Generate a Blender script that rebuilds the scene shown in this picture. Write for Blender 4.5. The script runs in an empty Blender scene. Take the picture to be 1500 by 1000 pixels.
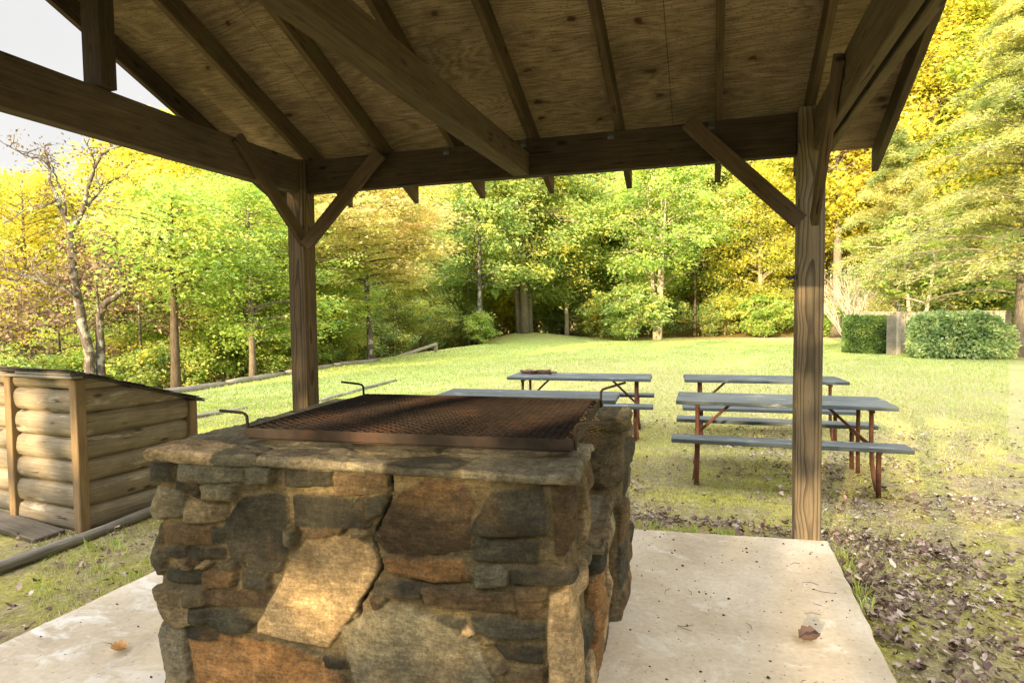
import bpy, bmesh, math, random
import numpy as np
from mathutils import Vector, Matrix

random.seed(7)
RNG = np.random.default_rng(11)
scene = bpy.context.scene
COL = scene.collection
PI = math.pi
R = math.radians

# ------------------------------------------------------------------ helpers
def tag(o, label=None, cat=None, group=None, kind=None):
    if label: o['label'] = label
    if cat: o['category'] = cat
    if group: o['group'] = group
    if kind: o['kind'] = kind
    return o

def empty(name, loc=(0, 0, 0), rz=0.0, label=None, cat=None, group=None):
    o = bpy.data.objects.new(name, None)
    COL.objects.link(o)
    o.location = loc
    o.rotation_euler = (0, 0, rz)
    o.empty_display_size = 0.2
    return tag(o, label, cat, group)

def link_mesh(name, me, mat=None, parent=None, loc=(0, 0, 0), rot=(0, 0, 0)):
    o = bpy.data.objects.new(name, me)
    COL.objects.link(o)
    if mat is not None and not me.materials:
        me.materials.append(mat)
    if parent is not None:
        o.parent = parent
    o.location = loc
    o.rotation_euler = rot
    return o

def np_mesh(name, verts, faces, smooth=True, col=None, tint=None):
    """verts (n,3), faces (m,k) all of one size (or list of such arrays)"""
    me = bpy.data.meshes.new(name)
    verts = np.asarray(verts, dtype=np.float32)
    fl = faces if isinstance(faces, list) else [faces]
    fl = [np.asarray(f, dtype=np.int32) for f in fl if len(f)]
    nl = sum(f.size for f in fl); npoly = sum(len(f) for f in fl)
    me.vertices.add(len(verts)); me.vertices.foreach_set('co', verts.ravel())
    me.loops.add(nl); me.polygons.add(npoly)
    me.loops.foreach_set('vertex_index', np.concatenate([f.ravel() for f in fl]))
    starts = []; tot = []; s = 0
    for f in fl:
        k = f.shape[1]
        starts.append(s + np.arange(len(f)) * k); tot.append(np.full(len(f), k)); s += f.size
    me.polygons.foreach_set('loop_start', np.concatenate(starts).astype(np.int32))
    me.polygons.foreach_set('use_smooth', np.full(npoly, smooth))
    me.update(calc_edges=True)
    if col is not None:
        a = me.color_attributes.new('col', 'FLOAT_COLOR', 'POINT')
        a.data.foreach_set('color', np.asarray(col, dtype=np.float32).ravel())
    if tint is not None:
        a = me.attributes.new('tint', 'FLOAT', 'FACE')
        a.data.foreach_set('value', np.asarray(tint, dtype=np.float32))
    me.validate()
    return me

def bm_mesh(name, bm, smooth=False):
    me = bpy.data.meshes.new(name)
    bmesh.ops.recalc_face_normals(bm, faces=bm.faces)
    bm.to_mesh(me); bm.free()
    if smooth:
        me.polygons.foreach_set('use_smooth', np.ones(len(me.polygons), dtype=bool))
    return me

def add_box(bm, c, s, bev=0.0, rot=None, jit=0.0, cut=(0, 0)):
    """box of size s at c (local), optional bevel; cut shears the two X ends with z"""
    r = bmesh.ops.create_cube(bm, size=1.0)
    vs = r['verts']
    for v in vs:
        v.co = Vector((v.co.x * s[0], v.co.y * s[1], v.co.z * s[2]))
        k = cut[0] if v.co.x < 0 else cut[1]
        v.co.x += k * v.co.z
        if jit: v.co += Vector((random.uniform(-jit, jit), random.uniform(-jit, jit), random.uniform(-jit, jit)))
    if bev > 0:
        es = list({e for v in vs for e in v.link_edges})
        g = bmesh.ops.bevel(bm, geom=es, offset=bev, segments=1, affect='EDGES', profile=0.7)
        vs = list({v for f in g['faces'] for v in f.verts} | {v for v in vs if v.is_valid})
    m = Matrix.Translation(Vector(c))
    if rot is not None: m = m @ rot
    for v in vs: v.co = m @ v.co
    return vs

def tube_arrays(pts, radii, sides=6, cap=True):
    """swept tube: returns verts, quads, (tris list)"""
    pts = [Vector(p) for p in pts]
    n = len(pts)
    V = []; up = Vector((0.13, 0.21, 1.0))
    prevx = None
    for i, p in enumerate(pts):
        d = (pts[min(i + 1, n - 1)] - pts[max(i - 1, 0)])
        if d.length < 1e-9: d = Vector((0, 0, 1))
        d.normalize()
        if prevx is None:
            ref = up if abs(d.dot(up.normalized())) < 0.95 else Vector((1, 0, 0))
            x = d.cross(ref).normalized()
        else:
            x = (prevx - d * prevx.dot(d))
            x = x.normalized() if x.length > 1e-6 else d.orthogonal().normalized()
        prevx = x
        y = d.cross(x)
        for k in range(sides):
            a = 2 * PI * k / sides
            q = p + (x * math.cos(a) + y * math.sin(a)) * radii[i]
            V.append((q.x, q.y, q.z))
    F = []
    for i in range(n - 1):
        for k in range(sides):
            a = i * sides + k; b = i * sides + (k + 1) % sides
            F.append((a, b, b + sides, a + sides))
    if cap:
        c0 = len(V); V.append(tuple(pts[0])); V.append(tuple(pts[-1]))
        T = []
        for k in range(sides):
            T.append((c0, (k + 1) % sides, k, k))
            o = (n - 1) * sides
            T.append((c0 + 1, o + k, o + (k + 1) % sides, o + (k + 1) % sides))
        return V, F, [(t[0], t[1], t[2]) for t in T]
    return V, F, []

class Acc:
    """collects tubes / quads into one mesh"""
    def __init__(s): s.V = []; s.Q = []; s.T = []
    def tube(s, pts, radii, sides=6, cap=True):
        if not hasattr(radii, '__len__'): radii = [radii] * len(pts)
        V, F, T = tube_arrays(pts, radii, sides, cap)
        o = len(s.V); s.V += V
        s.Q += [tuple(i + o for i in f) for f in F]
        s.T += [tuple(i + o for i in f) for f in T]
    def mesh(s, name, smooth=True):
        return np_mesh(name, np.array(s.V), [np.array(s.Q, dtype=np.int32).reshape(-1, 4), np.array(s.T, dtype=np.int32).reshape(-1, 3)], smooth)

# value noise (vectorised)
def _h(ix, iy, iz, seed):
    n = (ix.astype(np.int64) * 374761393 + iy.astype(np.int64) * 668265263 + iz.astype(np.int64) * 2147483647 + seed * 974711) & 0xFFFFFFFF
    n = ((n ^ (n >> 13)) * 1274126177) & 0xFFFFFFFF
    n = (n ^ (n >> 16)) & 0xFFFFFFFF
    return n.astype(np.float64) / 4294967295.0
def vnoise(x, y, z=None, seed=0):
    x = np.asarray(x, dtype=np.float64); y = np.asarray(y, dtype=np.float64)
    z = np.zeros_like(x) if z is None else np.asarray(z, dtype=np.float64)
    ix, iy, iz = np.floor(x), np.floor(y), np.floor(z)
    fx, fy, fz = x - ix, y - iy, z - iz
    fx, fy, fz = [f * f * (3 - 2 * f) for f in (fx, fy, fz)]
    r = 0
    for dx in (0, 1):
        for dy in (0, 1):
            for dz in (0, 1):
                w = (fx if dx else 1 - fx) * (fy if dy else 1 - fy) * (fz if dz else 1 - fz)
                r = r + w * _h(ix + dx, iy + dy, iz + dz, seed)
    return r * 2 - 1
def fbm(x, y, z=None, seed=0, oct=4):
    r = 0; a = 1.0; f = 1.0; t = 0
    for i in range(oct):
        r = r + a * vnoise(np.asarray(x) * f, np.asarray(y) * f, None if z is None else np.asarray(z) * f, seed + i * 17); t += a
        a *= 0.5; f *= 2.03
    return r / t
def sstep(a, b, x):
    t = np.clip((np.asarray(x, dtype=np.float64) - a) / (b - a), 0, 1)
    return t * t * (3 - 2 * t)

# ------------------------------------------------------------------ materials
class NT:
    def __init__(s, name):
        s.m = bpy.data.materials.new(name); s.m.use_nodes = True
        s.t = s.m.node_tree; s.t.nodes.clear()
        s.out = s.n('ShaderNodeOutputMaterial')
    def n(s, t, **k):
        nd = s.t.nodes.new(t)
        for a, v in k.items():
            if hasattr(nd, a): setattr(nd, a, v)
        return nd
    def l(s, a, b): s.t.links.new(a, b)
    def val(s, sock, v):
        if hasattr(v, 'is_output') or isinstance(v, bpy.types.NodeSocket): s.l(v, sock)
        else: sock.default_value = v
    def noise(s, vec, scale, detail=4, rough=0.55, dist=0.0):
        nd = s.n('ShaderNodeTexNoise'); s.l(vec, nd.inputs['Vector'])
        nd.inputs['Scale'].default_value = scale; nd.inputs['Detail'].default_value = detail
        nd.inputs['Roughness'].default_value = rough; nd.inputs['Distortion'].default_value = dist
        return nd.outputs['Fac']
    def map(s, vec, scale=(1, 1, 1), loc=(0, 0, 0), rot=(0, 0, 0)):
        nd = s.n('ShaderNodeMapping'); s.l(vec, nd.inputs['Vector'])
        nd.inputs['Scale'].default_value = scale; nd.inputs['Location'].default_value = loc; nd.inputs['Rotation'].default_value = rot
        return nd.outputs['Vector']
    def ramp(s, fac, stops, interp='LINEAR'):
        nd = s.n('ShaderNodeValToRGB'); s.l(fac, nd.inputs['Fac'])
        cr = nd.color_ramp; cr.interpolation = interp
        while len(cr.elements) < len(stops): cr.elements.new(0.5)
        for e, (p, c) in zip(cr.elements, stops):
            e.position = p; e.color = (c[0], c[1], c[2], 1) if hasattr(c, '__len__') else (c, c, c, 1)
        return nd.outputs['Color']
    def math(s, op, a, b=None, c=None, clamp=False):
        nd = s.n('ShaderNodeMath', operation=op); nd.use_clamp = clamp
        s.val(nd.inputs[0], a)
        if b is not None: s.val(nd.inputs[1], b)
        if c is not None: s.val(nd.inputs[2], c)
        return nd.outputs[0]
    def mix(s, fac, a, b, mode='MIX'):
        nd = s.n('ShaderNodeMix', data_type='RGBA', blend_type=mode)
        s.val(nd.inputs[0], fac)
        for i, v in ((6, a), (7, b)):
            if isinstance(v, bpy.types.NodeSocket): s.l(v, nd.inputs[i])
            else: nd.inputs[i].default_value = (v[0], v[1], v[2], 1) if hasattr(v, '__len__') else (v, v, v, 1)
        return nd.outputs[2]
    def coord(s, which='Object'):
        return s.n('ShaderNodeTexCoord').outputs[which]
    def rnd_coord(s, which='Object', k=37.0):
        """object coordinates shifted by a random amount per object"""
        c = s.coord(which); oi = s.n('ShaderNodeObjectInfo')
        ad = s.n('ShaderNodeVectorMath', operation='ADD'); s.l(c, ad.inputs[0])
        m = s.math('MULTIPLY', oi.outputs['Random'], k)
        cx = s.n('ShaderNodeCombineXYZ'); s.l(m, cx.inputs[0]); s.l(m, cx.inputs[2])
        s.l(cx.outputs[0], ad.inputs[1])
        return ad.outputs[0], oi.outputs['Random']
    def bump(s, h, strength=0.3, dist=0.01, nrm=None):
        nd = s.n('ShaderNodeBump'); s.l(h, nd.inputs['Height'])
        nd.inputs['Strength'].default_value = strength; nd.inputs['Distance'].default_value = dist
        if nrm is not None: s.l(nrm, nd.inputs['Normal'])
        return nd.outputs['Normal']
    def bsdf(s, color, rough=0.8, nrm=None, metal=0.0, spec=0.3):
        b = s.n('ShaderNodeBsdfPrincipled')
        s.val(b.inputs['Base Color'], color if isinstance(color, bpy.types.NodeSocket) else (color[0], color[1], color[2], 1))
        s.val(b.inputs['Roughness'], rough); s.val(b.inputs['Metallic'], metal)
        b.inputs['Specular IOR Level'].default_value = spec
        if nrm is not None: s.l(nrm, b.inputs['Normal'])
        s.l(b.outputs[0], s.out.inputs['Surface'])
        return b

def wood_mat(name, dark, light, rings=0.0, stain=0.5, moss=None, rough=0.85, fine=1.0, var=0.35, blotch=None, checks=False):
    """grain runs along local X"""
    t = NT(name)
    v, rnd = t.rnd_coord()
    g1 = t.noise(t.map(v, (0.7, 14, 14)), 5 * fine, 6, 0.62, 0.35)
    g2 = t.noise(t.map(v, (1.4, 40, 40)), 6 * fine, 3, 0.6, 0.1)
    f = t.math('ADD', t.math('MULTIPLY', g1, 0.7), t.math('MULTIPLY', g2, 0.3))
    c = t.ramp(f, [(0.30, dark), (0.52, tuple((a + b) / 2 for a, b in zip(dark, light))), (0.72, light)])
    if rings:
        co = t.coord()
        w = t.n('ShaderNodeTexWave', wave_type='RINGS', rings_direction='X', wave_profile='SAW')
        wob = t.noise(t.map(co, (.8, 2.2, 2.2)), 2.0, 2, 0.5)
        wv = t.n('ShaderNodeVectorMath', operation='ADD')
        t.l(t.map(co, (0.03, 1, 1), loc=(0, 0.008, -0.022), rot=(0, R(1.3), R(.25))), wv.inputs[0])
        cx = t.n('ShaderNodeCombineXYZ'); t.l(t.math('MULTIPLY', t.math('SUBTRACT', wob, 0.5), 0.06), cx.inputs[1]); t.l(t.math('MULTIPLY', t.math('SUBTRACT', wob, 0.5), 0.06), cx.inputs[2])
        t.l(cx.outputs[0], wv.inputs[1]); t.l(wv.outputs[0], w.inputs['Vector'])
        w.inputs['Scale'].default_value = 22; w.inputs['Distortion'].default_value = 0.5; w.inputs['Detail'].default_value = 2; w.inputs['Detail Scale'].default_value = 3
        rl = t.ramp(w.outputs['Fac'], [(0.0, 1), (0.5, 0.9), (0.82, 0.38), (0.97, 0.3), (1.0, 1)])
        c = t.mix(rings, c, rl, 'MULTIPLY')
        # knots
        vo = t.n('ShaderNodeTexVoronoi', feature='F1'); t.l(t.map(v, (2.2, 5, 5)), vo.inputs['Vector']); vo.inputs['Scale'].default_value = 1.0
        kn = t.ramp(vo.outputs['Distance'], [(0.0, 1), (0.10, 0.9), (0.17, 0)])
        c = t.mix(t.math('MULTIPLY', kn, 0.75), c, tuple(a * 0.45 for a in dark))
    st = t.noise(v, 2.3, 4, 0.6)
    c = t.mix(stain, c, t.ramp(st, [(0.3, 0.45), (0.7, 1.25)]), 'MULTIPLY')
    if moss:
        mo = t.noise(v, 3.1, 5, 0.65)
        c = t.mix(t.ramp(mo, [(0.52, 0), (0.72, 0.7)]), c, moss)
    if blotch:
        bl = t.noise(t.map(v, (0.8, 3, 3)), 2.7, 4, 0.7)
        c = t.mix(t.ramp(bl, [(0.60, 0), (0.68, 0.8)]), c, blotch)
    if checks:
        ck = t.noise(t.map(v, (1.1, 22, 22)), 3.0, 3, 0.5, 0.4)
        c = t.mix(t.ramp(ck, [(0.66, 0), (0.70, 0.85)]), c, tuple(a * 0.25 for a in dark))
        vk = t.n('ShaderNodeTexVoronoi', feature='F1'); t.l(t.map(v, (3.2, 8, 8)), vk.inputs['Vector']); vk.inputs['Scale'].default_value = 1.0
        c = t.mix(t.ramp(vk.outputs['Distance'], [(0.0, 1), (0.08, 0.8), (0.16, 0)]), c, tuple(a * 0.3 for a in dark))
    c = t.mix(1.0, c, t.ramp(rnd, [(0, 1 - var), (1, 1 + var * 0.6)]), 'MULTIPLY')
    t.bsdf(c, rough, t.bump(f, 0.55, 0.006), spec=0.2)
    return t.m

def leaf_mat(name, stops, trans=0.45, rough=0.6, var=0.25):
    t = NT(name)
    at = t.n('ShaderNodeAttribute', attribute_name='tint')
    oi = t.n('ShaderNodeObjectInfo')
    f = t.math('ADD', at.outputs['Fac'], t.math('MULTIPLY', t.math('SUBTRACT', oi.outputs['Random'], 0.5), var), clamp=True)
    c = t.ramp(f, stops)
    d = t.n('ShaderNodeBsdfDiffuse'); t.l(c, d.inputs['Color'])
    tr = t.n('ShaderNodeBsdfTranslucent')
    t.l(t.mix(1.0, c, (1.25, 1.12, 0.6), 'MULTIPLY'), tr.inputs['Color'])
    g = t.n('ShaderNodeBsdfGlossy'); g.inputs['Roughness'].default_value = 0.45; g.inputs['Color'].default_value = (1, 1, 1, 1)
    m1 = t.n('ShaderNodeMixShader'); m1.inputs[0].default_value = trans; t.l(d.outputs[0], m1.inputs[1]); t.l(tr.outputs[0], m1.inputs[2])
    m2 = t.n('ShaderNodeMixShader'); m2.inputs[0].default_value = 0.035; t.l(m1.outputs[0], m2.inputs[1]); t.l(g.outputs[0], m2.inputs[2])
    t.l(m2.outputs[0], t.out.inputs['Surface'])
    return t.m

def bark_mat(name, a, b, lichen=None):
    t = NT(name); v, rnd = t.rnd_coord()
    n = t.noise(t.map(v, (9, 9, 1.8)), 3.0, 5, 0.65, 0.3)
    c = t.ramp(n, [(0.3, a), (0.7, b)])
    if lichen:
        l = t.noise(v, 4.5, 4, 0.6)
        c = t.mix(t.ramp(l, [(0.5, 0), (0.6, 0.85)]), c, lichen)
    t.bsdf(c, 0.95, t.bump(n, 0.8, 0.03), spec=0.1)
    return t.m

M = {}
M['beam'] = wood_mat('beam_wood', (0.032, 0.023, 0.016), (0.105, 0.075, 0.05), stain=0.7, var=0.2, checks=True)
M['rafter'] = wood_mat('rafter_wood', (0.05, 0.034, 0.019), (0.15, 0.105, 0.058), stain=0.6, moss=(0.09, 0.09, 0.04), var=0.25, checks=True)
M['brace'] = wood_mat('brace_wood', (0.058, 0.039, 0.024), (0.15, 0.105, 0.065), stain=0.5, var=0.15, checks=True)
M['tie'] = wood_mat('tie_wood', (0.06, 0.045, 0.026), (0.16, 0.12, 0.07), stain=0.5, moss=(0.12, 0.115, 0.05), var=0.15, checks=True)
M['tie_grey'] = wood_mat('grey_brown_tie_wood', (0.05, 0.036, 0.026), (0.145, 0.108, 0.078), stain=0.6, var=0.1, checks=True)
M['post'] = wood_mat('post_wood', (0.15, 0.117, 0.078), (0.285, 0.23, 0.16), rings=0.85, stain=0.4, var=0.1)
M['post_dark'] = wood_mat('shaded_post_wood', (0.085, 0.06, 0.036), (0.18, 0.13, 0.08), rings=0.85, stain=0.4, var=0.1)  # left posts: darker copy of the post wood, shade put into the colour
M['log'] = wood_mat('log_siding_wood', (0.16, 0.127, 0.083), (0.35, 0.30, 0.22), stain=0.75, var=0.1, blotch=(0.42, 0.38, 0.31), checks=True)
M['trim'] = wood_mat('corner_trim_wood', (0.16, 0.105, 0.055), (0.33, 0.235, 0.13), stain=0.5, var=0.15)
M['grey_wood'] = wood_mat('grey_weathered_wood', (0.14, 0.125, 0.105), (0.40, 0.37, 0.31), stain=0.6, var=0.2)
M['old_plank'] = wood_mat('old_dark_plank', (0.06, 0.05, 0.04), (0.2, 0.17, 0.13), stain=0.7, moss=(0.1, 0.1, 0.04), var=0.1)
M['paint'] = wood_mat('grey_blue_painted_plank', (0.05, 0.062, 0.066), (0.125, 0.145, 0.147), stain=0.5, var=0.12, blotch=(0.30, 0.31, 0.29))
M['fence'] = wood_mat('pale_fence_wood', (0.26, 0.23, 0.19), (0.5, 0.45, 0.38), stain=0.4, var=0.2)
M['stick'] = wood_mat('dry_stick_bark', (0.09, 0.05, 0.03), (0.26, 0.17, 0.11), stain=0.5, var=0.4)

def plywood():
    t = NT('roof_plywood'); v = t.coord()
    n = t.noise(t.map(v, (0.42, 2.2, 1)), 1.1, 3, 0.5, 0.5)
    lines = t.math('SINE', t.math('MULTIPLY', n, 190.0))
    l01 = t.math('MULTIPLY_ADD', lines, 0.5, 0.5)
    g = t.noise(t.map(v, (1.2, 30, 1)), 5, 4, 0.6)
    c = t.ramp(t.math('ADD', t.math('MULTIPLY', l01, 0.13), t.math('MULTIPLY', g, 0.87)), [(0.28, (0.105, 0.073, 0.046)), (0.50, (0.25, 0.184, 0.12)), (0.72, (0.38, 0.295, 0.20))])
    st = t.noise(v, 1.1, 5, 0.65)
    c = t.mix(0.9, c, t.ramp(st, [(0.34, 0.42), (0.66, 1.25)]), 'MULTIPLY')
    vo = t.n('ShaderNodeTexVoronoi', feature='F1', voronoi_dimensions='2D'); wob = t.noise(v, 9, 2)
    vv = t.n('ShaderNodeVectorMath', operation='ADD'); t.l(t.map(v, (2.3, 4.2, 1)), vv.inputs[0])
    cx = t.n('ShaderNodeCombineXYZ'); t.l(t.math('MULTIPLY', wob, 0.30), cx.inputs[0]); t.l(t.math('MULTIPLY', wob, 0.34), cx.inputs[1]); t.l(cx.outputs[0], vv.inputs[1])
    t.l(vv.outputs[0], vo.inputs['Vector']); vo.inputs['Scale'].default_value = 1.0
    k = t.ramp(vo.outputs['Distance'], [(0.0, 1), (0.055, 0.9), (0.085, 0.35), (0.22, 0.0)])
    sel = t.n('ShaderNodeSeparateColor'); t.l(vo.outputs['Color'], sel.inputs[0])
    pick = t.math('GREATER_THAN', sel.outputs[0], 0.55)
    c = t.mix(t.math('MULTIPLY', k, pick), c, (0.045, 0.022, 0.012))
    vo2 = t.n('ShaderNodeTexVoronoi', feature='F1', voronoi_dimensions='2D'); t.l(t.map(v, (4.6, 12, 1), loc=(3.3, 1.7, 0)), vo2.inputs['Vector'])
    sel2 = t.n('ShaderNodeSeparateColor'); t.l(vo2.outputs['Color'], sel2.inputs[0])
    k2 = t.math('MULTIPLY', t.ramp(vo2.outputs['Distance'], [(0.0, 1), (0.10, 0.9), (0.16, 0)]), t.math('GREATER_THAN', sel2.outputs[1], 0.55))
    c = t.mix(k2, c, (0.05, 0.03, 0.02))
    mo = t.noise(v, 1.7, 5, 0.7)
    c = t.mix(t.ramp(mo, [(0.55, 0), (0.75, 0.5)]), c, (0.12, 0.11, 0.05))
    t.bsdf(c, 0.85, t.bump(t.math('ADD', g, t.math('MULTIPLY', l01, 0.25)), 0.35, 0.004), spec=0.2)
    return t.m
M['ply'] = plywood()

def stone_mat():
    t = NT('field_stone_and_mortar'); v = t.coord()
    at = t.n('ShaderNodeVertexColor', layer_name='col')
    n1 = t.noise(v, 21, 9, 0.72, 0.3); n2 = t.noise(t.map(v, (1, 1, 4.5), rot=(0, .25, 0)), 22, 8, 0.8); n3 = t.noise(v, 4.5, 5, 0.7)
    c = t.mix(0.9, at.outputs['Color'], t.ramp(n1, [(0.28, 0.45), (0.5, 0.95), (0.72, 1.6)]), 'MULTIPLY')
    c = t.mix(0.8, c, t.ramp(n2, [(0.34, 0.5), (0.66, 1.5)]), 'MULTIPLY')
    c = t.mix(t.ramp(n3, [(0.56, 0), (0.74, 0.4)]), c, (0.14, 0.078, 0.026))
    n4 = t.noise(v, 95, 5, 0.8)
    c = t.mix(0.8, c, t.ramp(n4, [(0.32, 0.45), (0.68, 1.55)]), 'MULTIPLY')
    h = t.math('ADD', t.math('ADD', t.math('MULTIPLY', n1, 0.6), t.math('MULTIPLY', n2, 0.4)), t.math('MULTIPLY', n4, 0.45))
    li = t.noise(v, 22, 5, 0.72)
    c = t.mix(t.ramp(li, [(0.64, 0), (0.70, 0.35)]), c, (0.17, 0.175, 0.13))
    t.bsdf(c, 0.88, t.bump(h, 1.0, 0.012), spec=0.25)
    return t.m
M['stone'] = stone_mat()

def concrete():
    t = NT('worn_concrete'); v = t.coord()
    n1 = t.noise(v, 1.4, 7, 0.65, 0.5); n2 = t.noise(v, 38, 4, 0.7); n3 = t.noise(v, 5, 6, 0.7, 0.8); n4 = t.noise(v, 160, 2)
    c = t.ramp(n1, [(0.32, (0.40, 0.33, 0.235)), (0.5, (0.53, 0.455, 0.34)), (0.66, (0.64, 0.575, 0.47))])
    c = t.mix(0.6, c, t.ramp(n2, [(0.3, 0.75), (0.7, 1.15)]), 'MULTIPLY')
    c = t.mix(t.ramp(n3, [(0.56, 0), (0.63, 0.55)]), c, (0.66, 0.63, 0.56))
    c = t.mix(t.ramp(t.noise(t.map(v, (1, 1, 1), loc=(5, 3, 0)), 3.3, 6, 0.72), [(0.58, 0), (0.78, 0.45)]), c, (0.30, 0.22, 0.13))
    # whitish noise patches on the left part of the slab
    sx = t.n('ShaderNodeSeparateXYZ'); t.l(v, sx.inputs[0])
    left = t.ramp(t.math('MULTIPLY_ADD', sx.outputs[0], -0.6, -0.7), [(0.0, 0), (1.0, 1)])
    pw = t.noise(t.map(v, (1.0, 2.0, 1), rot=(0, 0, 0.5)), 2.4, 7, 0.7, 0.6)
    c = t.mix(t.math('MULTIPLY', left, t.ramp(pw, [(0.50, 0.0), (0.60, 0.7)])), c, (0.74, 0.73, 0.70))
    vo = t.n('ShaderNodeTexVoronoi', feature='F1', voronoi_dimensions='2D'); t.l(v, vo.inputs['Vector']); vo.inputs['Scale'].default_value = 9
    c = t.mix(t.ramp(vo.outputs['Distance'], [(0.0, 0.6), (0.07, 0)]), c, (0.10, 0.08, 0.06))
    h = t.math('ADD', t.math('ADD', t.math('MULTIPLY', n2, 0.5), t.math('MULTIPLY', n4, 0.3)), n3)
    t.bsdf(c, t.ramp(pw, [(0.4, 0.8), (0.65, 0.45)]), t.bump(h, 0.35, 0.006), spec=0.35)
    return t.m
M['concrete'] = concrete()

def rust(name, a, b, spot, metal=0.35):
    t = NT(name); v = t.coord()
    n = t.noise(v, 18, 6, 0.7); n2 = t.noise(v, 3.2, 5, 0.7)
    c = t.ramp(n, [(0.3, a), (0.7, b)])
    c = t.mix(t.ramp(n2, [(0.5, 0), (0.68, 0.85)]), c, spot)
    t.bsdf(c, 0.75, t.bump(n, 0.4, 0.002), metal=metal, spec=0.3)
    return t.m
M['rust'] = rust('rusted_iron', (0.017, 0.013, 0.011), (0.044, 0.031, 0.025), (0.082, 0.041, 0.025), 0.1)
M['leg'] = rust('red_brown_steel_tube', (0.10, 0.037, 0.022), (0.2, 0.085, 0.05), (0.26, 0.13, 0.08), 0.2)
M['dark_metal'] = rust('dark_metal', (0.04, 0.04, 0.045), (0.12, 0.12, 0.12), (0.3, 0.31, 0.33), 0.6)

def roofing(name, a, b):
    t = NT(name); v = t.coord(); n = t.noise(v, 30, 5, 0.7); n2 = t.noise(v, 3, 4)
    c = t.mix(0.5, t.ramp(n, [(0.3, a), (0.7, b)]), t.ramp(n2, [(0.3, 0.6), (0.7, 1.2)]), 'MULTIPLY')
    t.bsdf(c, 0.95, t.bump(n, 0.8, 0.008), spec=0.1)
    return t.m
M['shingle'] = roofing('dark_shingle', (0.035, 0.033, 0.032), (0.11, 0.10, 0.095))

def ground_mat():
    t = NT('lawn_and_soil'); v = t.coord()
    sx = t.n('ShaderNodeSeparateXYZ'); t.l(v, sx.inputs[0]); X, Y = sx.outputs[0], sx.outputs[1]
    n1 = t.noise(v, 0.35, 5, 0.6); n2 = t.noise(v, 1.7, 9, 0.72); n3 = t.noise(v, 11, 7, 0.75); n4 = t.noise(v, 60, 5, 0.8)
    soil = t.ramp(n3, [(0.3, (0.20, 0.165, 0.09)), (0.55, (0.36, 0.31, 0.17)), (0.75, (0.52, 0.45, 0.32))])
    moss = t.ramp(n3, [(0.3, (0.26, 0.26, 0.045)), (0.7, (0.52, 0.50, 0.085))])
    dry = t.ramp(n3, [(0.3, (0.29, 0.275, 0.12)), (0.7, (0.46, 0.43, 0.225))])
    lawn = t.ramp(n3, [(0.3, (0.28, 0.345, 0.10)), (0.7, (0.51, 0.555, 0.22))])
    forest = t.ramp(n3, [(0.3, (0.20, 0.16, 0.06)), (0.7, (0.48, 0.37, 0.13))])
    near = t.mix(t.ramp(n2, [(0.43, 0), (0.60, .85)]), soil, moss)
    # greener to the left and far away, drier around the tables and to the right
    fy = t.math('MULTIPLY_ADD', t.math('ADD', Y, t.math('MULTIPLY', t.math('SUBTRACT', n1, 0.5), 26)), 1 / 15.0, -15.0 / 15.0, clamp=True)
    fx = t.math('MULTIPLY_ADD', t.math('ADD', X, t.math('MULTIPLY', t.math('SUBTRACT', n1, 0.5), 6)), -1 / 3.0, -1.4, clamp=True)
    green = t.math('MAXIMUM', fy, fx)
    green = t.math('MULTIPLY_ADD', t.math('SUBTRACT', n2, 0.5), 1.1, green, clamp=True)
    turf = t.mix(green, dry, lawn)
    fn = t.math('MULTIPLY_ADD', t.math('ADD', Y, t.math('MULTIPLY', t.math('SUBTRACT', n2, 0.5), 9)), 1 / 4.5, -7.2 / 4.5, clamp=True)
    c = t.mix(fn, near, turf)
    # thin grass left of the slab, before the lawn
    # woodland floor past the lawn edges
    e1 = t.math('MULTIPLY_ADD', t.math('ADD', X, t.math('MULTIPLY', t.math('SUBTRACT', n2, 0.5), 1.6)), -1 / 0.9, -11.1 / 0.9, clamp=True)
    e2 = t.math('MULTIPLY_ADD', t.math('ADD', Y, t.math('MULTIPLY', t.math('SUBTRACT', n2, 0.5), 3)), 1 / 1.5, -37.0 / 1.5, clamp=True)
    c = t.mix(t.math('MAXIMUM', e1, e2), c, forest)
    # bare path at the back right
    px = t.math('MULTIPLY', t.math('ABSOLUTE', t.math('SUBTRACT', X, 4.5)), 1 / 4.0)
    py = t.math('MULTIPLY', t.math('ABSOLUTE', t.math('SUBTRACT', Y, 38.6)), 1 / 1.8)
    pm = t.math('SUBTRACT', 1.6, t.math('ADD', px, py), clamp=True)
    c = t.mix(pm, c, (0.66, 0.54, 0.34))
    c = t.mix(0.9, c, t.ramp(n4, [(0.32, 0.42), (0.68, 1.5)]), 'MULTIPLY')
    c = t.mix(0.35, c, t.ramp(n1, [(0.3, 0.7), (0.7, 1.25)]), 'MULTIPLY')
    t.bsdf(c, 0.95, t.bump(t.math('ADD', n4, n3), 0.8, 0.03), spec=0.1)
    return t.m
M['ground'] = ground_mat()

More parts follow.
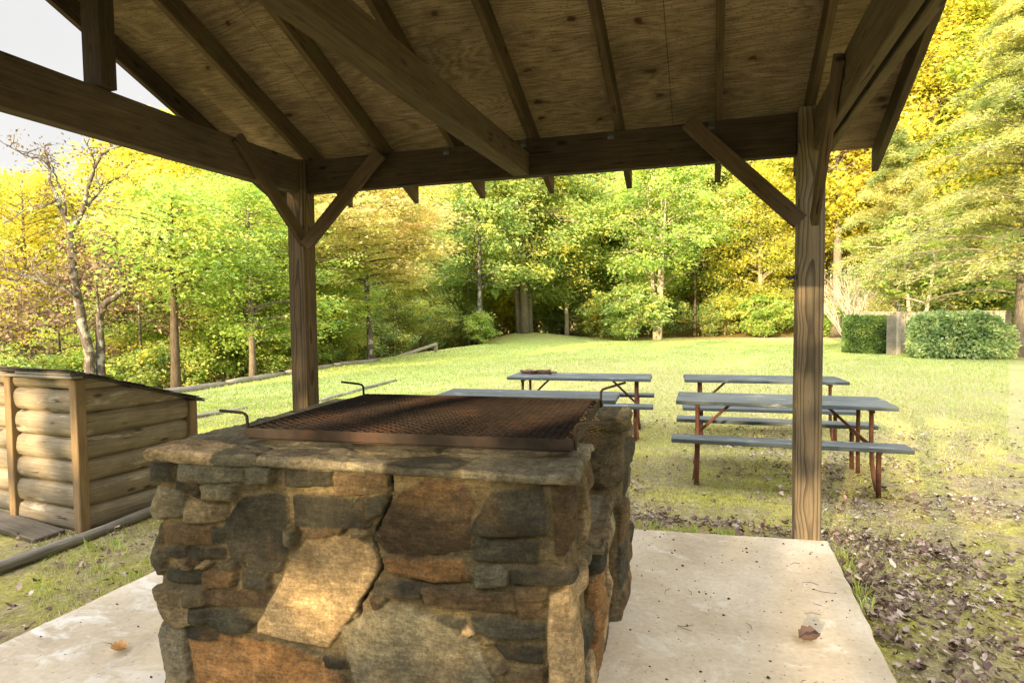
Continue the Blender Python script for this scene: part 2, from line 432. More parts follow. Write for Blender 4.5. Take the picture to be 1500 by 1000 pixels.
def tinted(name, stops, rough=0.9):
    t = NT(name); at = t.n('ShaderNodeAttribute', attribute_name='tint')
    c = t.ramp(at.outputs['Fac'], stops)
    v = t.coord(); n = t.noise(v, 60, 3)
    c = t.mix(0.5, c, t.ramp(n, [(0.3, 0.7), (0.7, 1.2)]), 'MULTIPLY')
    t.bsdf(c, rough, spec=0.25)
    return t.m
M['litter'] = tinted('dead_leaf', [(0.0, (0.085, 0.05, 0.042)), (0.3, (0.16, 0.105, 0.085)), (0.55, (0.27, 0.195, 0.16)), (0.8, (0.42, 0.345, 0.29)), (0.93, (0.58, 0.52, 0.45)), (1.0, (0.40, 0.22, 0.08))], 0.7)
M['debris'] = tinted('dark_specks', [(0.0, (0.02, 0.014, 0.01)), (1.0, (0.08, 0.05, 0.035))])
M['grass'] = leaf_mat('grass_blade', [(0.0, (0.22, 0.36, 0.06)), (0.5, (0.38, 0.50, 0.12)), (1.0, (0.48, 0.46, 0.22))], 0.35, var=0.0)
M['leaf_yellow'] = leaf_mat('yellow_leaves', [(0.0, (0.27, 0.37, 0.06)), (0.35, (0.52, 0.57, 0.11)), (0.7, (0.78, 0.73, 0.15)), (1.0, (0.85, 0.76, 0.26))], 0.55)
M['leaf_lime'] = leaf_mat('lime_leaves', [(0.0, (0.18, 0.33, 0.08)), (0.45, (0.38, 0.56, 0.16)), (0.78, (0.60, 0.70, 0.21)), (1.0, (0.82, 0.74, 0.24))], 0.55)
M['leaf_green'] = leaf_mat('green_leaves', [(0.0, (0.17, 0.30, 0.10)), (0.5, (0.40, 0.54, 0.19)), (0.75, (0.58, 0.66, 0.22)), (1.0, (0.85, 0.74, 0.16))], 0.5)
M['leaf_dark'] = leaf_mat('dark_green_leaves', [(0.0, (0.10, 0.18, 0.06)), (0.6, (0.28, 0.40, 0.13)), (0.85, (0.50, 0.56, 0.17)), (1.0, (0.78, 0.68, 0.13))], 0.45)
M['leaf_olive'] = leaf_mat('olive_pink_leaves', [(0.0, (0.36, 0.40, 0.16)), (0.5, (0.60, 0.58, 0.30)), (1.0, (0.80, 0.66, 0.45))], 0.45)
M['leaf_brown'] = leaf_mat('withered_brown_leaves', [(0.0, (0.11, 0.07, 0.045)), (0.6, (0.25, 0.175, 0.115)), (1.0, (0.36, 0.30, 0.13))], 0.3)
M['needle'] = leaf_mat('conifer_needles', [(0.0, (0.20, 0.30, 0.12)), (0.5, (0.40, 0.48, 0.22)), (1.0, (0.66, 0.65, 0.30))], 0.5)
M['hedge_leaf'] = leaf_mat('hedge_leaves', [(0.0, (0.05, 0.12, 0.03)), (0.6, (0.17, 0.29, 0.08)), (1.0, (0.40, 0.50, 0.15))], 0.3)
M['shrub_leaf'] = leaf_mat('grey_green_shrub_leaves', [(0.0, (0.16, 0.28, 0.11)), (0.5, (0.44, 0.58, 0.28)), (1.0, (0.74, 0.80, 0.48))], 0.35)
M['bark'] = bark_mat('grey_bark', (0.10, 0.085, 0.065), (0.27, 0.235, 0.19))
M['bark_pale'] = bark_mat('pale_bark', (0.26, 0.22, 0.17), (0.52, 0.46, 0.37))
M['bark_dark'] = bark_mat('dark_bark', (0.05, 0.04, 0.03), (0.14, 0.11, 0.08))
M['bark_lichen'] = bark_mat('lichen_bark', (0.06, 0.05, 0.045), (0.16, 0.135, 0.115), (0.36, 0.38, 0.33))
M['twig_white'] = bark_mat('whitish_twigs', (0.42, 0.36, 0.30), (0.66, 0.58, 0.50))
FRONT_STONES = [
 ('dk', [(-0.064,0.9),(0.01,0.905),(0.083,0.9),(0.083,0.841),(-0.059,0.831)]),
 ('gy', [(0.121,0.9),(0.362,0.902),(0.364,0.858),(0.124,0.847)]),
 ('gy', [(0.385,0.899),(0.489,0.902),(0.492,0.858),(0.388,0.854)]),
 ('dk', [(0.539,0.902),(0.708,0.907),(0.707,0.858),(0.547,0.852)]),
 ('br', [(0.733,0.897),(0.908,0.909),(0.909,0.853),(0.738,0.837)]),
 ('gy', [(-0.053,0.809),(0.13,0.813),(0.126,0.712),(-0.05,0.698)]),
 ('bg', [(0.135,0.768),(0.303,0.767),(0.298,0.712),(0.139,0.701)]),
 ('gy', [(0.225,0.838),(0.347,0.841),(0.332,0.796),(0.225,0.792)]),
 ('dk', [(0.106,0.84),(0.201,0.842),(0.201,0.817),(0.108,0.816)]),
 ('dk', [(0.359,0.788),(0.48,0.811),(0.53,0.81),(0.527,0.61),(0.499,0.55),(0.378,0.543),(0.31,0.58),(0.292,0.645),(0.298,0.706)]),
 ('dk', [(0.565,0.812),(0.83,0.823),(0.837,0.736),(0.575,0.714)]),
 ('dg', [(0.848,0.83),(0.903,0.838),(0.902,0.782),(0.847,0.761)]),
 ('rb', [(0.945,0.835),(1.04,0.891),(1.166,0.887),(1.193,0.829),(1.18,0.686),(1.082,0.656),(0.905,0.641),(0.858,0.688)]),
 ('dk', [(1.26,0.86),(1.422,0.891),(1.425,0.753),(1.275,0.739),(1.192,0.741)]),
 ('dk', [(-0.051,0.669),(0.023,0.674),(0.027,0.606),(0.038,0.519),(0.008,0.491),(-0.044,0.487)]),
 ('br', [(0.045,0.676),(0.238,0.683),(0.263,0.624),(0.049,0.608)]),
 ('dk', [(0.245,0.684),(0.289,0.681),(0.282,0.632),(0.246,0.635)]),
 ('dk', [(0.041,0.597),(0.143,0.603),(0.141,0.572),(0.043,0.566)]),
 ('dk', [(0.15,0.603),(0.284,0.608),(0.285,0.578),(0.153,0.569)]),
 ('db', [(0.045,0.52),(0.197,0.527),(0.192,0.486),(0.048,0.476)]),
 ('br', [(0.204,0.521),(0.322,0.53),(0.318,0.483),(0.204,0.47)]),
 ('db', [(0.363,0.53),(0.461,0.533),(0.459,0.487),(0.365,0.481)]),
 ('tn', [(0.619,0.664),(0.734,0.688),(0.796,0.684),(0.863,0.638),(0.87,0.587),(0.778,0.434),(0.674,0.308),(0.571,0.311),(0.414,0.329),(0.419,0.36),(0.525,0.538),(0.566,0.607)]),
 ('or', [(0.886,0.617),(0.977,0.636),(1.157,0.64),(1.175,0.584),(1.035,0.579),(0.904,0.584)]),
 ('dg', [(1.197,0.715),(1.4,0.719),(1.399,0.661),(1.196,0.652)]),
 ('gy', [(1.202,0.627),(1.307,0.631),(1.309,0.586),(1.207,0.573)]),
 ('dk', [(1.323,0.627),(1.531,0.64),(1.541,0.61),(1.329,0.595)]),
 ('db', [(0.854,0.534),(1.023,0.561),(1.019,0.51),(0.854,0.5)]),
 ('br', [(1.032,0.551),(1.15,0.557),(1.328,0.541),(1.328,0.501),(1.16,0.497),(1.039,0.501)]),
 ('br', [(1.344,0.527),(1.414,0.534),(1.419,0.48),(1.344,0.483)]),
 ('db', [(1.188,0.466),(1.272,0.47),(1.425,0.465),(1.424,0.425),(1.272,0.415),(1.193,0.428)]),
 ('dg', [(1.073,0.454),(1.16,0.452),(1.154,0.429),(1.079,0.43)]),
 ('dk', [(1.26,0.386),(1.413,0.388),(1.408,0.35),(1.304,0.348)]),
 ('lt', [(0.733,0.377),(0.79,0.412),(0.896,0.475),(1.044,0.451),(1.193,0.389),(1.27,0.233),(1.268,0.122),(0.819,0.054),(0.756,0.292)]),
 ('or', [(0.137,0.266),(0.266,0.296),(0.491,0.29),(0.647,0.249),(0.723,0.217),(0.808,0.099),(0.768,0.011),(0.159,-0.083)]),
 ('tb', [(-0.024,0.438),(0.136,0.441),(0.154,0.331),(0.088,0.317),(-0.035,0.361)]),
 ('gt', [(-0.022,0.305),(0.117,0.302),(0.117,0.126),(0.031,-0.013),(-0.028,-0.009)]),
 ('bg', [(0.137,0.453),(0.215,0.461),(0.214,0.411),(0.142,0.404)]),
 ('rb', [(0.225,0.456),(0.443,0.465),(0.441,0.417),(0.228,0.413)]),
 ('dk', [(0.156,0.387),(0.213,0.387),(0.211,0.343),(0.161,0.344)]),
 ('db', [(0.227,0.388),(0.332,0.399),(0.392,0.357),(0.37,0.324),(0.224,0.314)]),
 ('dk', [(0.117,0.308),(0.252,0.317),(0.258,0.29),(0.13,0.278)]),
 ('dk', [(0.667,0.269),(0.749,0.273),(0.749,0.244),(0.672,0.24)]),
 ('rb', [(1.451,0.897),(1.514,0.917),(1.614,0.937),(1.623,0.706),(1.5,0.685),(1.458,0.687)]),
 ('tn', [(1.441,0.552),(1.52,0.597),(1.633,0.598),(1.632,0.283),(1.56,0.177),(1.439,0.169)]),
 ('br', [(1.339,0.569),(1.431,0.587),(1.425,0.548),(1.344,0.537)]),
 ('br', [(1.298,0.281),(1.413,0.329),(1.417,0.21),(1.302,0.138)]),
 ('dg', [(0.543,0.705),(0.568,0.696),(0.561,0.648),(0.541,0.652)]),
 ('br', [(0.595,0.703),(0.747,0.723),(0.734,0.701),(0.633,0.686)])]
DEAD = [(0.17,0.1,[(-13.99,10.99,-0.12),(-14.0,10.98,0.53),(-14.07,10.89,1.37),(-14.13,10.82,1.94),(-14.15,10.79,2.45),(-14.18,10.76,3.08),(-14.15,10.79,3.49)]),
(0.15,0.09,[(-13.88,11.13,-0.13),(-13.87,11.14,0.52),(-13.85,11.16,1.36),(-13.81,11.21,1.66),(-13.72,11.32,1.82),(-13.55,11.54,2.02)]),
(0.09,0.03,[(-13.55,11.54,2.02),(-13.43,11.68,2.32),(-13.32,11.82,2.55),(-13.12,12.06,2.85),(-12.98,12.23,2.79),(-12.87,12.37,2.69),(-12.53,12.8,2.56)]),
(0.06,0.02,[(-13.55,11.54,2.02),(-13.57,11.51,2.48),(-13.62,11.45,2.88),(-13.65,11.41,3.24)]),
(0.08,0.02,[(-14.15,10.79,3.49),(-14.25,10.67,3.86),(-14.31,10.6,4.16),(-14.39,10.49,4.58),(-14.4,10.48,4.92),(-14.43,10.45,5.19),(-14.44,10.44,5.4)]),
(0.05,0.015,[(-14.23,10.7,3.8),(-14.24,10.68,4.17),(-14.28,10.63,4.51),(-14.34,10.56,4.78),(-14.37,10.52,4.99)]),
(0.08,0.02,[(-14.15,10.79,3.46),(-14.05,10.91,3.76),(-13.98,11.0,4.08),(-13.92,11.07,4.5),(-13.85,11.17,4.9),(-13.74,11.3,5.21),(-13.65,11.41,5.32),(-13.49,11.6,5.4)]),
(0.05,0.015,[(-14.02,10.95,3.92),(-13.89,11.12,4.19),(-13.79,11.24,4.43),(-13.68,11.37,4.67),(-13.58,11.5,4.76),(-13.43,11.69,4.85)]),
(0.03,0.01,[(-13.85,11.17,4.93),(-13.84,11.17,5.15),(-13.88,11.12,5.3),(-13.93,11.06,5.39)]),
(0.03,0.01,[(-14.4,10.48,4.92),(-14.51,10.35,5.04),(-14.64,10.18,5.05),(-14.76,10.03,5.12),(-14.92,9.84,5.28)]),
(0.03,0.01,[(-14.31,10.6,4.16),(-14.37,10.52,4.0),(-14.5,10.36,3.92),(-14.66,10.17,3.87),(-14.8,9.99,3.7),(-14.96,9.79,3.56)]),
(0.05,0.015,[(-14.12,10.83,1.88),(-14.25,10.66,2.07),(-14.48,10.38,2.2),(-14.72,10.09,2.38),(-14.91,9.85,2.48),(-15.1,9.62,2.56)]),
(0.04,0.012,[(-13.85,11.16,1.36),(-13.88,11.13,1.82),(-13.87,11.13,2.38),(-13.79,11.23,2.66),(-13.72,11.33,2.96),(-13.59,11.48,3.26)]),
(0.03,0.01,[(-13.79,11.23,2.66),(-13.53,11.55,2.61),(-13.35,11.78,2.85),(-13.21,11.95,3.13),(-13.14,12.04,3.33)]),
(0.03,0.01,[(-14.48,10.38,2.2),(-14.57,10.27,2.51),(-14.6,10.23,2.74)]),
(0.02,0.008,[(-14.72,10.09,2.38),(-14.84,9.93,2.24),(-14.95,9.8,2.34)]),
(0.02,0.008,[(-13.12,12.06,2.85),(-12.98,12.24,3.09),(-12.92,12.31,3.32)]),
(0.02,0.008,[(-13.79,11.24,4.43),(-13.79,11.24,4.59),(-13.83,11.18,4.74)])]
# ------------------------------------------------------------------ camera, light, world
CAM_H = 1.42
yaw, pitch, roll = R(-17.693), R(-2.593), R(-0.557)
fw = Vector((math.sin(yaw) * math.cos(pitch), math.cos(yaw) * math.cos(pitch), math.sin(pitch)))
rt = Vector((math.cos(yaw), -math.sin(yaw), 0)); up = rt.cross(fw)
r2 = rt * math.cos(roll) + up * math.sin(roll); u2 = -rt * math.sin(roll) + up * math.cos(roll)
cam = bpy.data.objects.new('camera', bpy.data.cameras.new('camera')); COL.objects.link(cam)
cam.data.lens = 21.9; cam.data.sensor_width = 36.0; cam.data.clip_start = 0.05; cam.data.clip_end = 1500
cam.matrix_world = Matrix(((r2.x, u2.x, -fw.x, 0), (r2.y, u2.y, -fw.y, 0), (r2.z, u2.z, -fw.z, CAM_H), (0, 0, 0, 1)))
scene.camera = cam

SUN_EL = R(13.0)
SUN_DIR = Vector((-0.24, -1.0, 0)).normalized()          # towards the sun (behind the camera, a little left)
sun = bpy.data.objects.new('sun', bpy.data.lights.new('sun', 'SUN')); COL.objects.link(sun)
sun.data.energy = 14.0; sun.data.angle = R(0.5); sun.data.color = (1.0, 0.74, 0.40)
sd = Vector((SUN_DIR.x * math.cos(SUN_EL), SUN_DIR.y * math.cos(SUN_EL), math.sin(SUN_EL)))
sun.rotation_euler = sd.to_track_quat('Z', 'Y').to_euler()
sun.location = sd * 60

world = bpy.data.worlds.new('World'); scene.world = world; world.use_nodes = True
wt = world.node_tree; wt.nodes.clear()
wo = wt.nodes.new('ShaderNodeOutputWorld'); bg = wt.nodes.new('ShaderNodeBackground')
sky = wt.nodes.new('ShaderNodeTexSky'); sky.sky_type = 'NISHITA'; sky.sun_disc = False
sky.sun_elevation = SUN_EL; sky.sun_rotation = math.atan2(SUN_DIR.x, SUN_DIR.y)
sky.air_density = 1.0; sky.dust_density = 2.0; sky.ozone_density = 1.0
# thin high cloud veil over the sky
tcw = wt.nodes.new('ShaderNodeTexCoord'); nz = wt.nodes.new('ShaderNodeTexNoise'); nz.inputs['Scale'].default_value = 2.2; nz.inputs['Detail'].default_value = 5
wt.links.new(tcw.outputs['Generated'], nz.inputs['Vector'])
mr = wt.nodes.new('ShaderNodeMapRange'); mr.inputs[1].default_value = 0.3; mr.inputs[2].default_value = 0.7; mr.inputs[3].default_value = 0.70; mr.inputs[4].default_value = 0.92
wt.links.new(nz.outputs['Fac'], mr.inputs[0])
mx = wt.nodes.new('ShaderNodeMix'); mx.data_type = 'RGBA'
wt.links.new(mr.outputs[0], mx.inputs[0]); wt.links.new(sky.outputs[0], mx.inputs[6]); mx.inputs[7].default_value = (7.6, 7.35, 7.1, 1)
# sky brightness raised near the zenith to light the lawn, leaning towards the sun
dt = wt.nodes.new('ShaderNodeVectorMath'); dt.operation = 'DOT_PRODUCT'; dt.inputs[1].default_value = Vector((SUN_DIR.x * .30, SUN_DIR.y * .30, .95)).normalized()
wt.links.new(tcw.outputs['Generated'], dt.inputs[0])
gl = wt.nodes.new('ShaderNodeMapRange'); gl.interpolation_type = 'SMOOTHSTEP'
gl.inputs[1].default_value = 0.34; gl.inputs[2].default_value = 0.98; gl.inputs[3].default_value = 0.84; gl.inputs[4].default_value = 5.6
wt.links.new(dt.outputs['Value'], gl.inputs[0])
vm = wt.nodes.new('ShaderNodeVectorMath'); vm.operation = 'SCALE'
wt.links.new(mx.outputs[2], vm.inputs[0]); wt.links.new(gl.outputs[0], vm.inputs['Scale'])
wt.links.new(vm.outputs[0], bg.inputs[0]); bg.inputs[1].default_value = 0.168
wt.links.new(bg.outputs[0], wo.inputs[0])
scene.view_settings.view_transform = 'Standard'; scene.view_settings.look = 'None'
scene.view_settings.exposure = 0; scene.view_settings.gamma = 1
scene.render.engine = 'CYCLES'
scene.cycles.max_bounces = 8; scene.cycles.diffuse_bounces = 5; scene.cycles.transmission_bounces = 5; scene.cycles.glossy_bounces = 2
scene.cycles.use_denoising = True
scene.cycles.sample_clamp_indirect = 6

# ------------------------------------------------------------------ ground
SLAB = [(0.69, 4.19), (-0.49, 4.07), (-2.97, 3.86), (-2.93, 0.70), (0.66, 0.70)]
def th(x, y):
    x = np.asarray(x, dtype=np.float64); y = np.asarray(y, dtype=np.float64)
    z = -0.17 + 0.03 * fbm(x * 0.7, y * 0.7, seed=5) + 0.012 * fbm(x * 5, y * 5, seed=6, oct=2)
    dx = np.maximum(np.maximum(-2.97 - x, x - 0.69), 0); dy = np.maximum(np.maximum(0.7 - y, y - 4.1), 0)
    d = np.hypot(dx, dy)
    z = z + 0.115 * (1 - sstep(0.0, 1.0, d))
    z = z - 0.25 * ((x > -2.8) & (x < 0.5) & (y > 0.9) & (y < 3.7))
    z = z - 1.9 * sstep(0, 7, -11.1 - x) * sstep(4, 12, y) - 1.2 * sstep(0, 6, -11.1 - x) * (1 - sstep(4, 12, y))
    z = z + 0.42 * np.exp(-(((x + 10.6) / 3.2) ** 2 + ((y - 36.2) / 2.6) ** 2))
    r = np.maximum(y - 40 - 0.25 * np.maximum(-x, 0), 0) * sstep(-14, 6, x)
    z = z + 0.38 * np.minimum(r, 60) * sstep(0, 10, r)
    dd = np.hypot(x, y)
    z = z + 0.16 * np.maximum(dd - 75, 0) * sstep(75, 130, dd) * (y > -20) * sstep(-50, -15, x)
    z = z + 0.10 * np.maximum(-y - 8, 0) * (y < -8)
    return z
def thz(x, y): return float(th(np.array([x]), np.array([y]))[0])

t = np.linspace(-1, 1, 330)
gx = np.sinh(t * 5.2) / np.sinh(5.2) * 420 - 1.0; gy = np.sinh(t * 5.2) / np.sinh(5.2) * 420 + 6.0
GX, GY = np.meshgrid(gx, gy, indexing='ij')
GZ = th(GX, GY)
n = len(t); idx = np.arange(n * n).reshape(n, n)
F = np.stack([idx[:-1, :-1], idx[1:, :-1], idx[1:, 1:], idx[:-1, 1:]], -1).reshape(-1, 4)
ground = link_mesh('ground', np_mesh('ground', np.stack([GX, GY, GZ], -1).reshape(-1, 3), F), M['ground'])
tag(ground, 'grassy lawn with bare soil and moss around the shelter', kind='structure')

# concrete floor of the shelter: worn edges
bm = bmesh.new()
ring = []
for i in range(len(SLAB)):
    a = Vector(SLAB[i]); b = Vector(SLAB[(i + 1) % len(SLAB)]); k = max(2, int((b - a).length / 0.05))
    nrm = Vector(((b - a).y, -(b - a).x)).normalized()
    for j in range(k):
        p = a.lerp(b, j / k); w = 0.007 * float(vnoise(np.array([p.x * 9]), np.array([p.y * 9]), seed=3)[0]) if j else 0
        ring.append(p + nrm * w)
tp = [bm.verts.new((p.x, p.y, 0.0)) for p in ring]
cen = Vector((-1.2, 2.4))
ed = [bm.verts.new((p.x + (p.x - cen.x) * 0.006, p.y + (p.y - cen.y) * 0.006, -0.014)) for p in ring]
bt = [bm.verts.new((p.x + (p.x - cen.x) * 0.006, p.y + (p.y - cen.y) * 0.006, -0.22)) for p in ring]
bm.faces.new(tp)
for i in range(len(tp)):
    j = (i + 1) % len(tp)
    bm.faces.new((tp[i], ed[i], ed[j], tp[j])); bm.faces.new((ed[i], bt[i], bt[j], ed[j]))
slab = link_mesh('concrete_floor', bm_mesh('concrete_floor', bm), M['concrete'])
tag(slab, 'worn concrete floor under the picnic shelter', kind='structure')

# ------------------------------------------------------------------ shelter
BB, BT = 2.376, 2.63         # underside / top of the eave beams
YB, YF = 4.23, 0.80          # near face of far beam; its mirror
PITCH = 0.43; YR = 2.515     # ridge
ang = math.atan(PITCH)
shelter = empty('pavilion', (-1.25, 2.5, 0), label='open timber picnic shelter with gable roof above the stone grill', cat='pavilion')
O0 = Vector((-1.25, 2.5, 0))

def beam(name, A, B, w, h, mat, parent=shelter, off=O0, upv=(0, 0, 1), bev=0.005, cuts=(0, 0), label=None):
    """timber from A to B (world), local X along; w = horizontal, h = vertical"""
    A = Vector(A); B = Vector(B); d = (B - A); L = d.length; x = d.normalized()
    upv = Vector(upv); y = upv.cross(x).normalized(); z = x.cross(y)
    bm = bmesh.new(); add_box(bm, (0, 0, 0), (L, w, h), bev, cut=cuts)
    # slice along the length and let the faces wander a little, as sawn timber does
    k = max(2, int(L / 0.25))
    for i in range(1, k):
        g = bmesh.ops.bisect_plane(bm, geom=bm.verts[:] + bm.edges[:] + bm.faces[:], plane_co=(-L / 2 + L * i / k, 0, 0), plane_no=(1, 0, 0))
    s0 = random.random() * 100
    for v in bm.verts:
        v.co.y += 0.0022 * math.sin(v.co.x * 3.1 + s0); v.co.z += 0.0022 * math.sin(v.co.x * 2.3 + s0 * 1.7)
    o = link_mesh(name, bm_mesh(name, bm), mat, parent)
    m = Matrix((( x.x, y.x, z.x, 0), (x.y, y.y, z.y, 0), (x.z, y.z, z.z, 0), (0, 0, 0, 1)))
    o.rotation_euler = m.to_euler(); o.location = (A + B) / 2 - off
    if label: o['label'] = label
    return o

XL0, XL1, XR0, XR1 = -3.18, -3.03, 0.504, 0.654
PY0, PY1 = 4.175, 4.325
for (x, y, zt) in ((( XL0 + XL1) / 2, 4.25, BT), ((XR0 + XR1) / 2, 4.25, BT + 0.02), ((XL0 + XL1) / 2, 0.78, BT), ((XR0 + XR1) / 2, 0.78, BT)):
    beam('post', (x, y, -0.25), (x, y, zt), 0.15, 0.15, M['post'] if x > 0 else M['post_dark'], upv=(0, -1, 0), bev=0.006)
# eave beams (between and just behind the post faces)
beam('beam', (XL1 + 0.002, YB + 0.04, (BB + BT) / 2), (XR0 - 0.002, YB + 0.04, (BB + BT) / 2), 0.08, BT - BB, M['beam'])
beam('beam', (XL1 + 0.002, YF - 0.04, (BB + BT) / 2), (XR0 - 0.002, YF - 0.04, (BB + BT) / 2), 0.08, BT - BB, M['beam'])
# gable tie beams
beam('tie_beam', (-3.115, 0.86, (BB + BT) / 2), (-3.115, 4.172, (BB + BT) / 2), 0.09, BT - BB, M['tie_grey'])
beam('tie_beam', (0.612, 0.86, (BB + BT) / 2), (0.612, 4.172, (BB + BT) / 2), 0.042, BT - BB - 0.004, M['tie'])
beam('tie_beam', (0.672, 0.70, (BB + BT) / 2 - 0.004), (0.672, 4.40, (BB + BT) / 2 - 0.004), 0.044, BT - BB, M['tie'])
beam('tie_beam', (-1.27, 0.802, 2.455), (-1.27, 4.227, 2.455), 0.118, 0.155, M['rafter'])
# king posts
def roof_z(y): return BT + PITCH * (YB - y) if y > YR else BT + PITCH * (y - YF)
beam('king_post', (-3.105, 2.555, BT + 0.001), (-3.105, 2.555, 3.40), 0.135, 0.09, M['beam'], upv=(0, -1, 0))
beam('king_post', (0.612, 2.575, BT + 0.001), (0.612, 2.575, 3.40), 0.165, 0.042, M['beam'], upv=(0, -1, 0))
# rafters
RH = 0.14
def rafter(x, w, mat=M['rafter'], h=RH, over=0.60, name='rafter', dz=0.0):
    for s in (1, -1):
        yE = YB + over if s > 0 else YF - over
        zE = BT - PITCH * over + dz; zr = BT + PITCH * (YB - YR) + dz
        n_ = Vector((0, s * math.sin(ang), math.cos(ang))) * (h / 2)
        y0 = YR + s * 0.02
        A = Vector((x, yE, zE)) + n_; B = Vector((x, y0, zr - PITCH * 0.02)) + n_
        if s > 0: A, B = A, B
        k = math.tan(ang)
        # local x runs A->B (uphill); plumb cuts: shear
        beam(name, A, B, w, h, mat, cuts=(k, k), bev=0.003)
for x in (-3.03, -2.39, -1.79, -1.205, -0.595, 0.044, 0.575):
    rafter(x, 0.042)
rafter(-3.70, 0.042, M['beam'], name='barge_rafter'); rafter(1.062, 0.042, M['tie'], name='barge_rafter')
zr = BT + PITCH * (YB - YR)
beam('ridge_board', (-3.72, YR, zr + 0.07), (1.08, YR, zr + 0.07), 0.036, 0.17, M['beam'])
# braces
def plank_brace(A, B, w, th_, side):
    beam('knee_brace', A, B, th_, w, M['brace'], upv=side, bev=0.004)
# on the near faces of the far beam
plank_brace((-2.995, 4.152, 1.955), (-2.335, 4.152, 2.615), 0.042, 0.10, (0, 1, 0))
plank_brace((0.515, 4.152, 1.955), (-0.145, 4.152, 2.615), 0.042, 0.10, (0, 1, 0))
# on the inner faces of the gable tie beams
plank_brace((-3.046, 4.232, 1.965), (-3.046, 3.50, 2.625), 0.042, 0.095, (1, 0, 0))
plank_brace((0.568, 3.985, 1.93), (0.568, 3.29, 2.60), 0.042, 0.085, (1, 0, 0))
# metal hurricane ties where the rafters meet the far beam
for x in (-2.39, -1.79, -1.205, -0.595, 0.044):
    bm = bmesh.new(); add_box(bm, (0, 0, 0), (0.045, 0.003, 0.05)); add_box(bm, (0.022, 0.02, 0.045), (0.003, 0.04, 0.09))
    o = link_mesh('metal_tie', bm_mesh('metal_tie', bm), M['dark_metal'], shelter, Vector((x - 0.045, YB - 0.004, BT - 0.03)) - O0)
# roof sheathing in plywood sheets, shingles above
def roof_side(s):
    a = Acc()
    Ls = (YB + 0.62 - YR) / math.cos(ang)
    x0, x1 = -3.76, 1.12
    xs = [x0, -2.39 + 0.0, 0.044, x1]; ys = [0.0, 0.78, Ls] if s > 0 else [0.0, 1.22, Ls]
    bm = bmesh.new()
    for i in range(len(xs) - 1):
        for j in range(len(ys) - 1):
            gap = 0.0035
            add_box(bm, ((xs[i] + xs[i + 1]) / 2, (ys[j] + ys[j + 1]) / 2, 0), (xs[i + 1] - xs[i] - gap, ys[j + 1] - ys[j] - gap, 0.012))
    me = bm_mesh('roof_sheathing', bm)
    base = Vector((0, YB + 0.62 if s > 0 else YF - 0.62, BT - PITCH * 0.62 + (RH + 0.006 + 0.0015) / math.cos(ang))) - O0
    o = link_mesh('roof_sheathing', me, M['ply'], shelter, base, (0, 0, 0))
    yv = Vector((0, -s * math.cos(ang), math.sin(ang)))
    xv = Vector((-s, 0, 0)); zv = xv.cross(yv)
    m = Matrix(((xv.x, yv.x, zv.x), (xv.y, yv.y, zv.y), (xv.z, yv.z, zv.z)))
    o.rotation_euler = m.to_euler()
    if s > 0: o.location.x = (x0 + x1) - O0.x
    else: o.location.x = -O0.x
    bm = bmesh.new()
    rows = int(Ls / 0.14) - 2
    for r_ in range(rows + 1):
        for c_ in range(26):
            w_ = (x1 - x0 + 0.06) / 26
            add_box(bm, (x0 - 0.03 + w_ * (c_ + 0.5) + (0.06 if r_ % 2 else 0), r_ * 0.14 + 0.135, 0.016 + random.uniform(0, .002)), (w_ - 0.006, 0.30, 0.005), rot=Matrix.Rotation(R(-1.6), 4, 'X'))
    add_box(bm, ((x0 + x1) / 2, Ls / 2, 0.0095), (x1 - x0 + 0.01, Ls + 0.004, 0.004))
    sh = link_mesh('shingles', bm_mesh('shingles', bm), M['shingle'], shelter, o.location, o.rotation_euler)
roof_side(1); roof_side(-1)
# small dark hook fixed on the post
bm = bmesh.new()
add_box(bm, (0, 0, 0), (0.012, 0.05, 0.035), 0.003)
sp = link_mesh('hose_hook', bm_mesh('hose_hook', bm), M['dark_metal'], shelter, Vector((XR0 - 0.006, 4.22, 1.625)) - O0)
a = Acc(); a.tube([(-0.006, 0, 0), (-0.03, 0, -0.004), (-0.05, 0, 0.004), (-0.054, 0, 0.012)], [0.011, 0.012, 0.009, 0.004], 8)
link_mesh('hook_tip', a.mesh('hook_tip'), M['dark_metal'], sp)

# ------------------------------------------------------------------ stone grill
GA = R(4.0); GO = Vector((-1.9, 1.72, 0))
grill = empty('stone_grill', GO, GA, 'large fieldstone barbecue pit with cracked mortar in the middle of the concrete floor', 'grill')
CC = dict(dk=(.034, .031, .021), db=(.046, .044, .031), gy=(.118, .106, .070), dg=(.062, .057, .038), br=(.10, .068, .035), bg=(.115, .09, .052), rb=(.060, .041, .022),
          tn=(.34, .245, .13), lt=(.185, .163, .105), tb=(.168, .125, .066), gt=(.185, .16, .105))
CC['or'] = (.22, .12, .047)
MORT = np.array((.125, .097, .052))
def sdpoly(px, py, poly):
    """signed distance, positive inside"""
    P = np.array(poly); d = np.full(px.shape, 1e9); ins = np.zeros(px.shape, bool)
    for i in range(len(P)):
        a, b = P[i], P[(i + 1) % len(P)]
        ex, ey = b - a; wx, wy = px - a[0], py - a[1]
        tt = np.clip((wx * ex + wy * ey) / (ex * ex + ey * ey + 1e-12), 0, 1)
        d = np.minimum(d, (wx - ex * tt) ** 2 + (wy - ey * tt) ** 2)
        c = ((a[1] <= py) & (b[1] > py)) | ((b[1] <= py) & (a[1] > py))
        with np.errstate(divide='ignore', invalid='ignore'):
            xi = a[0] + (py - a[1]) * ex / (ey if abs(ey) > 1e-12 else 1e-12)
        ins ^= c & (px < xi)
    d = np.sqrt(d)
    return np.where(ins, d, -d)
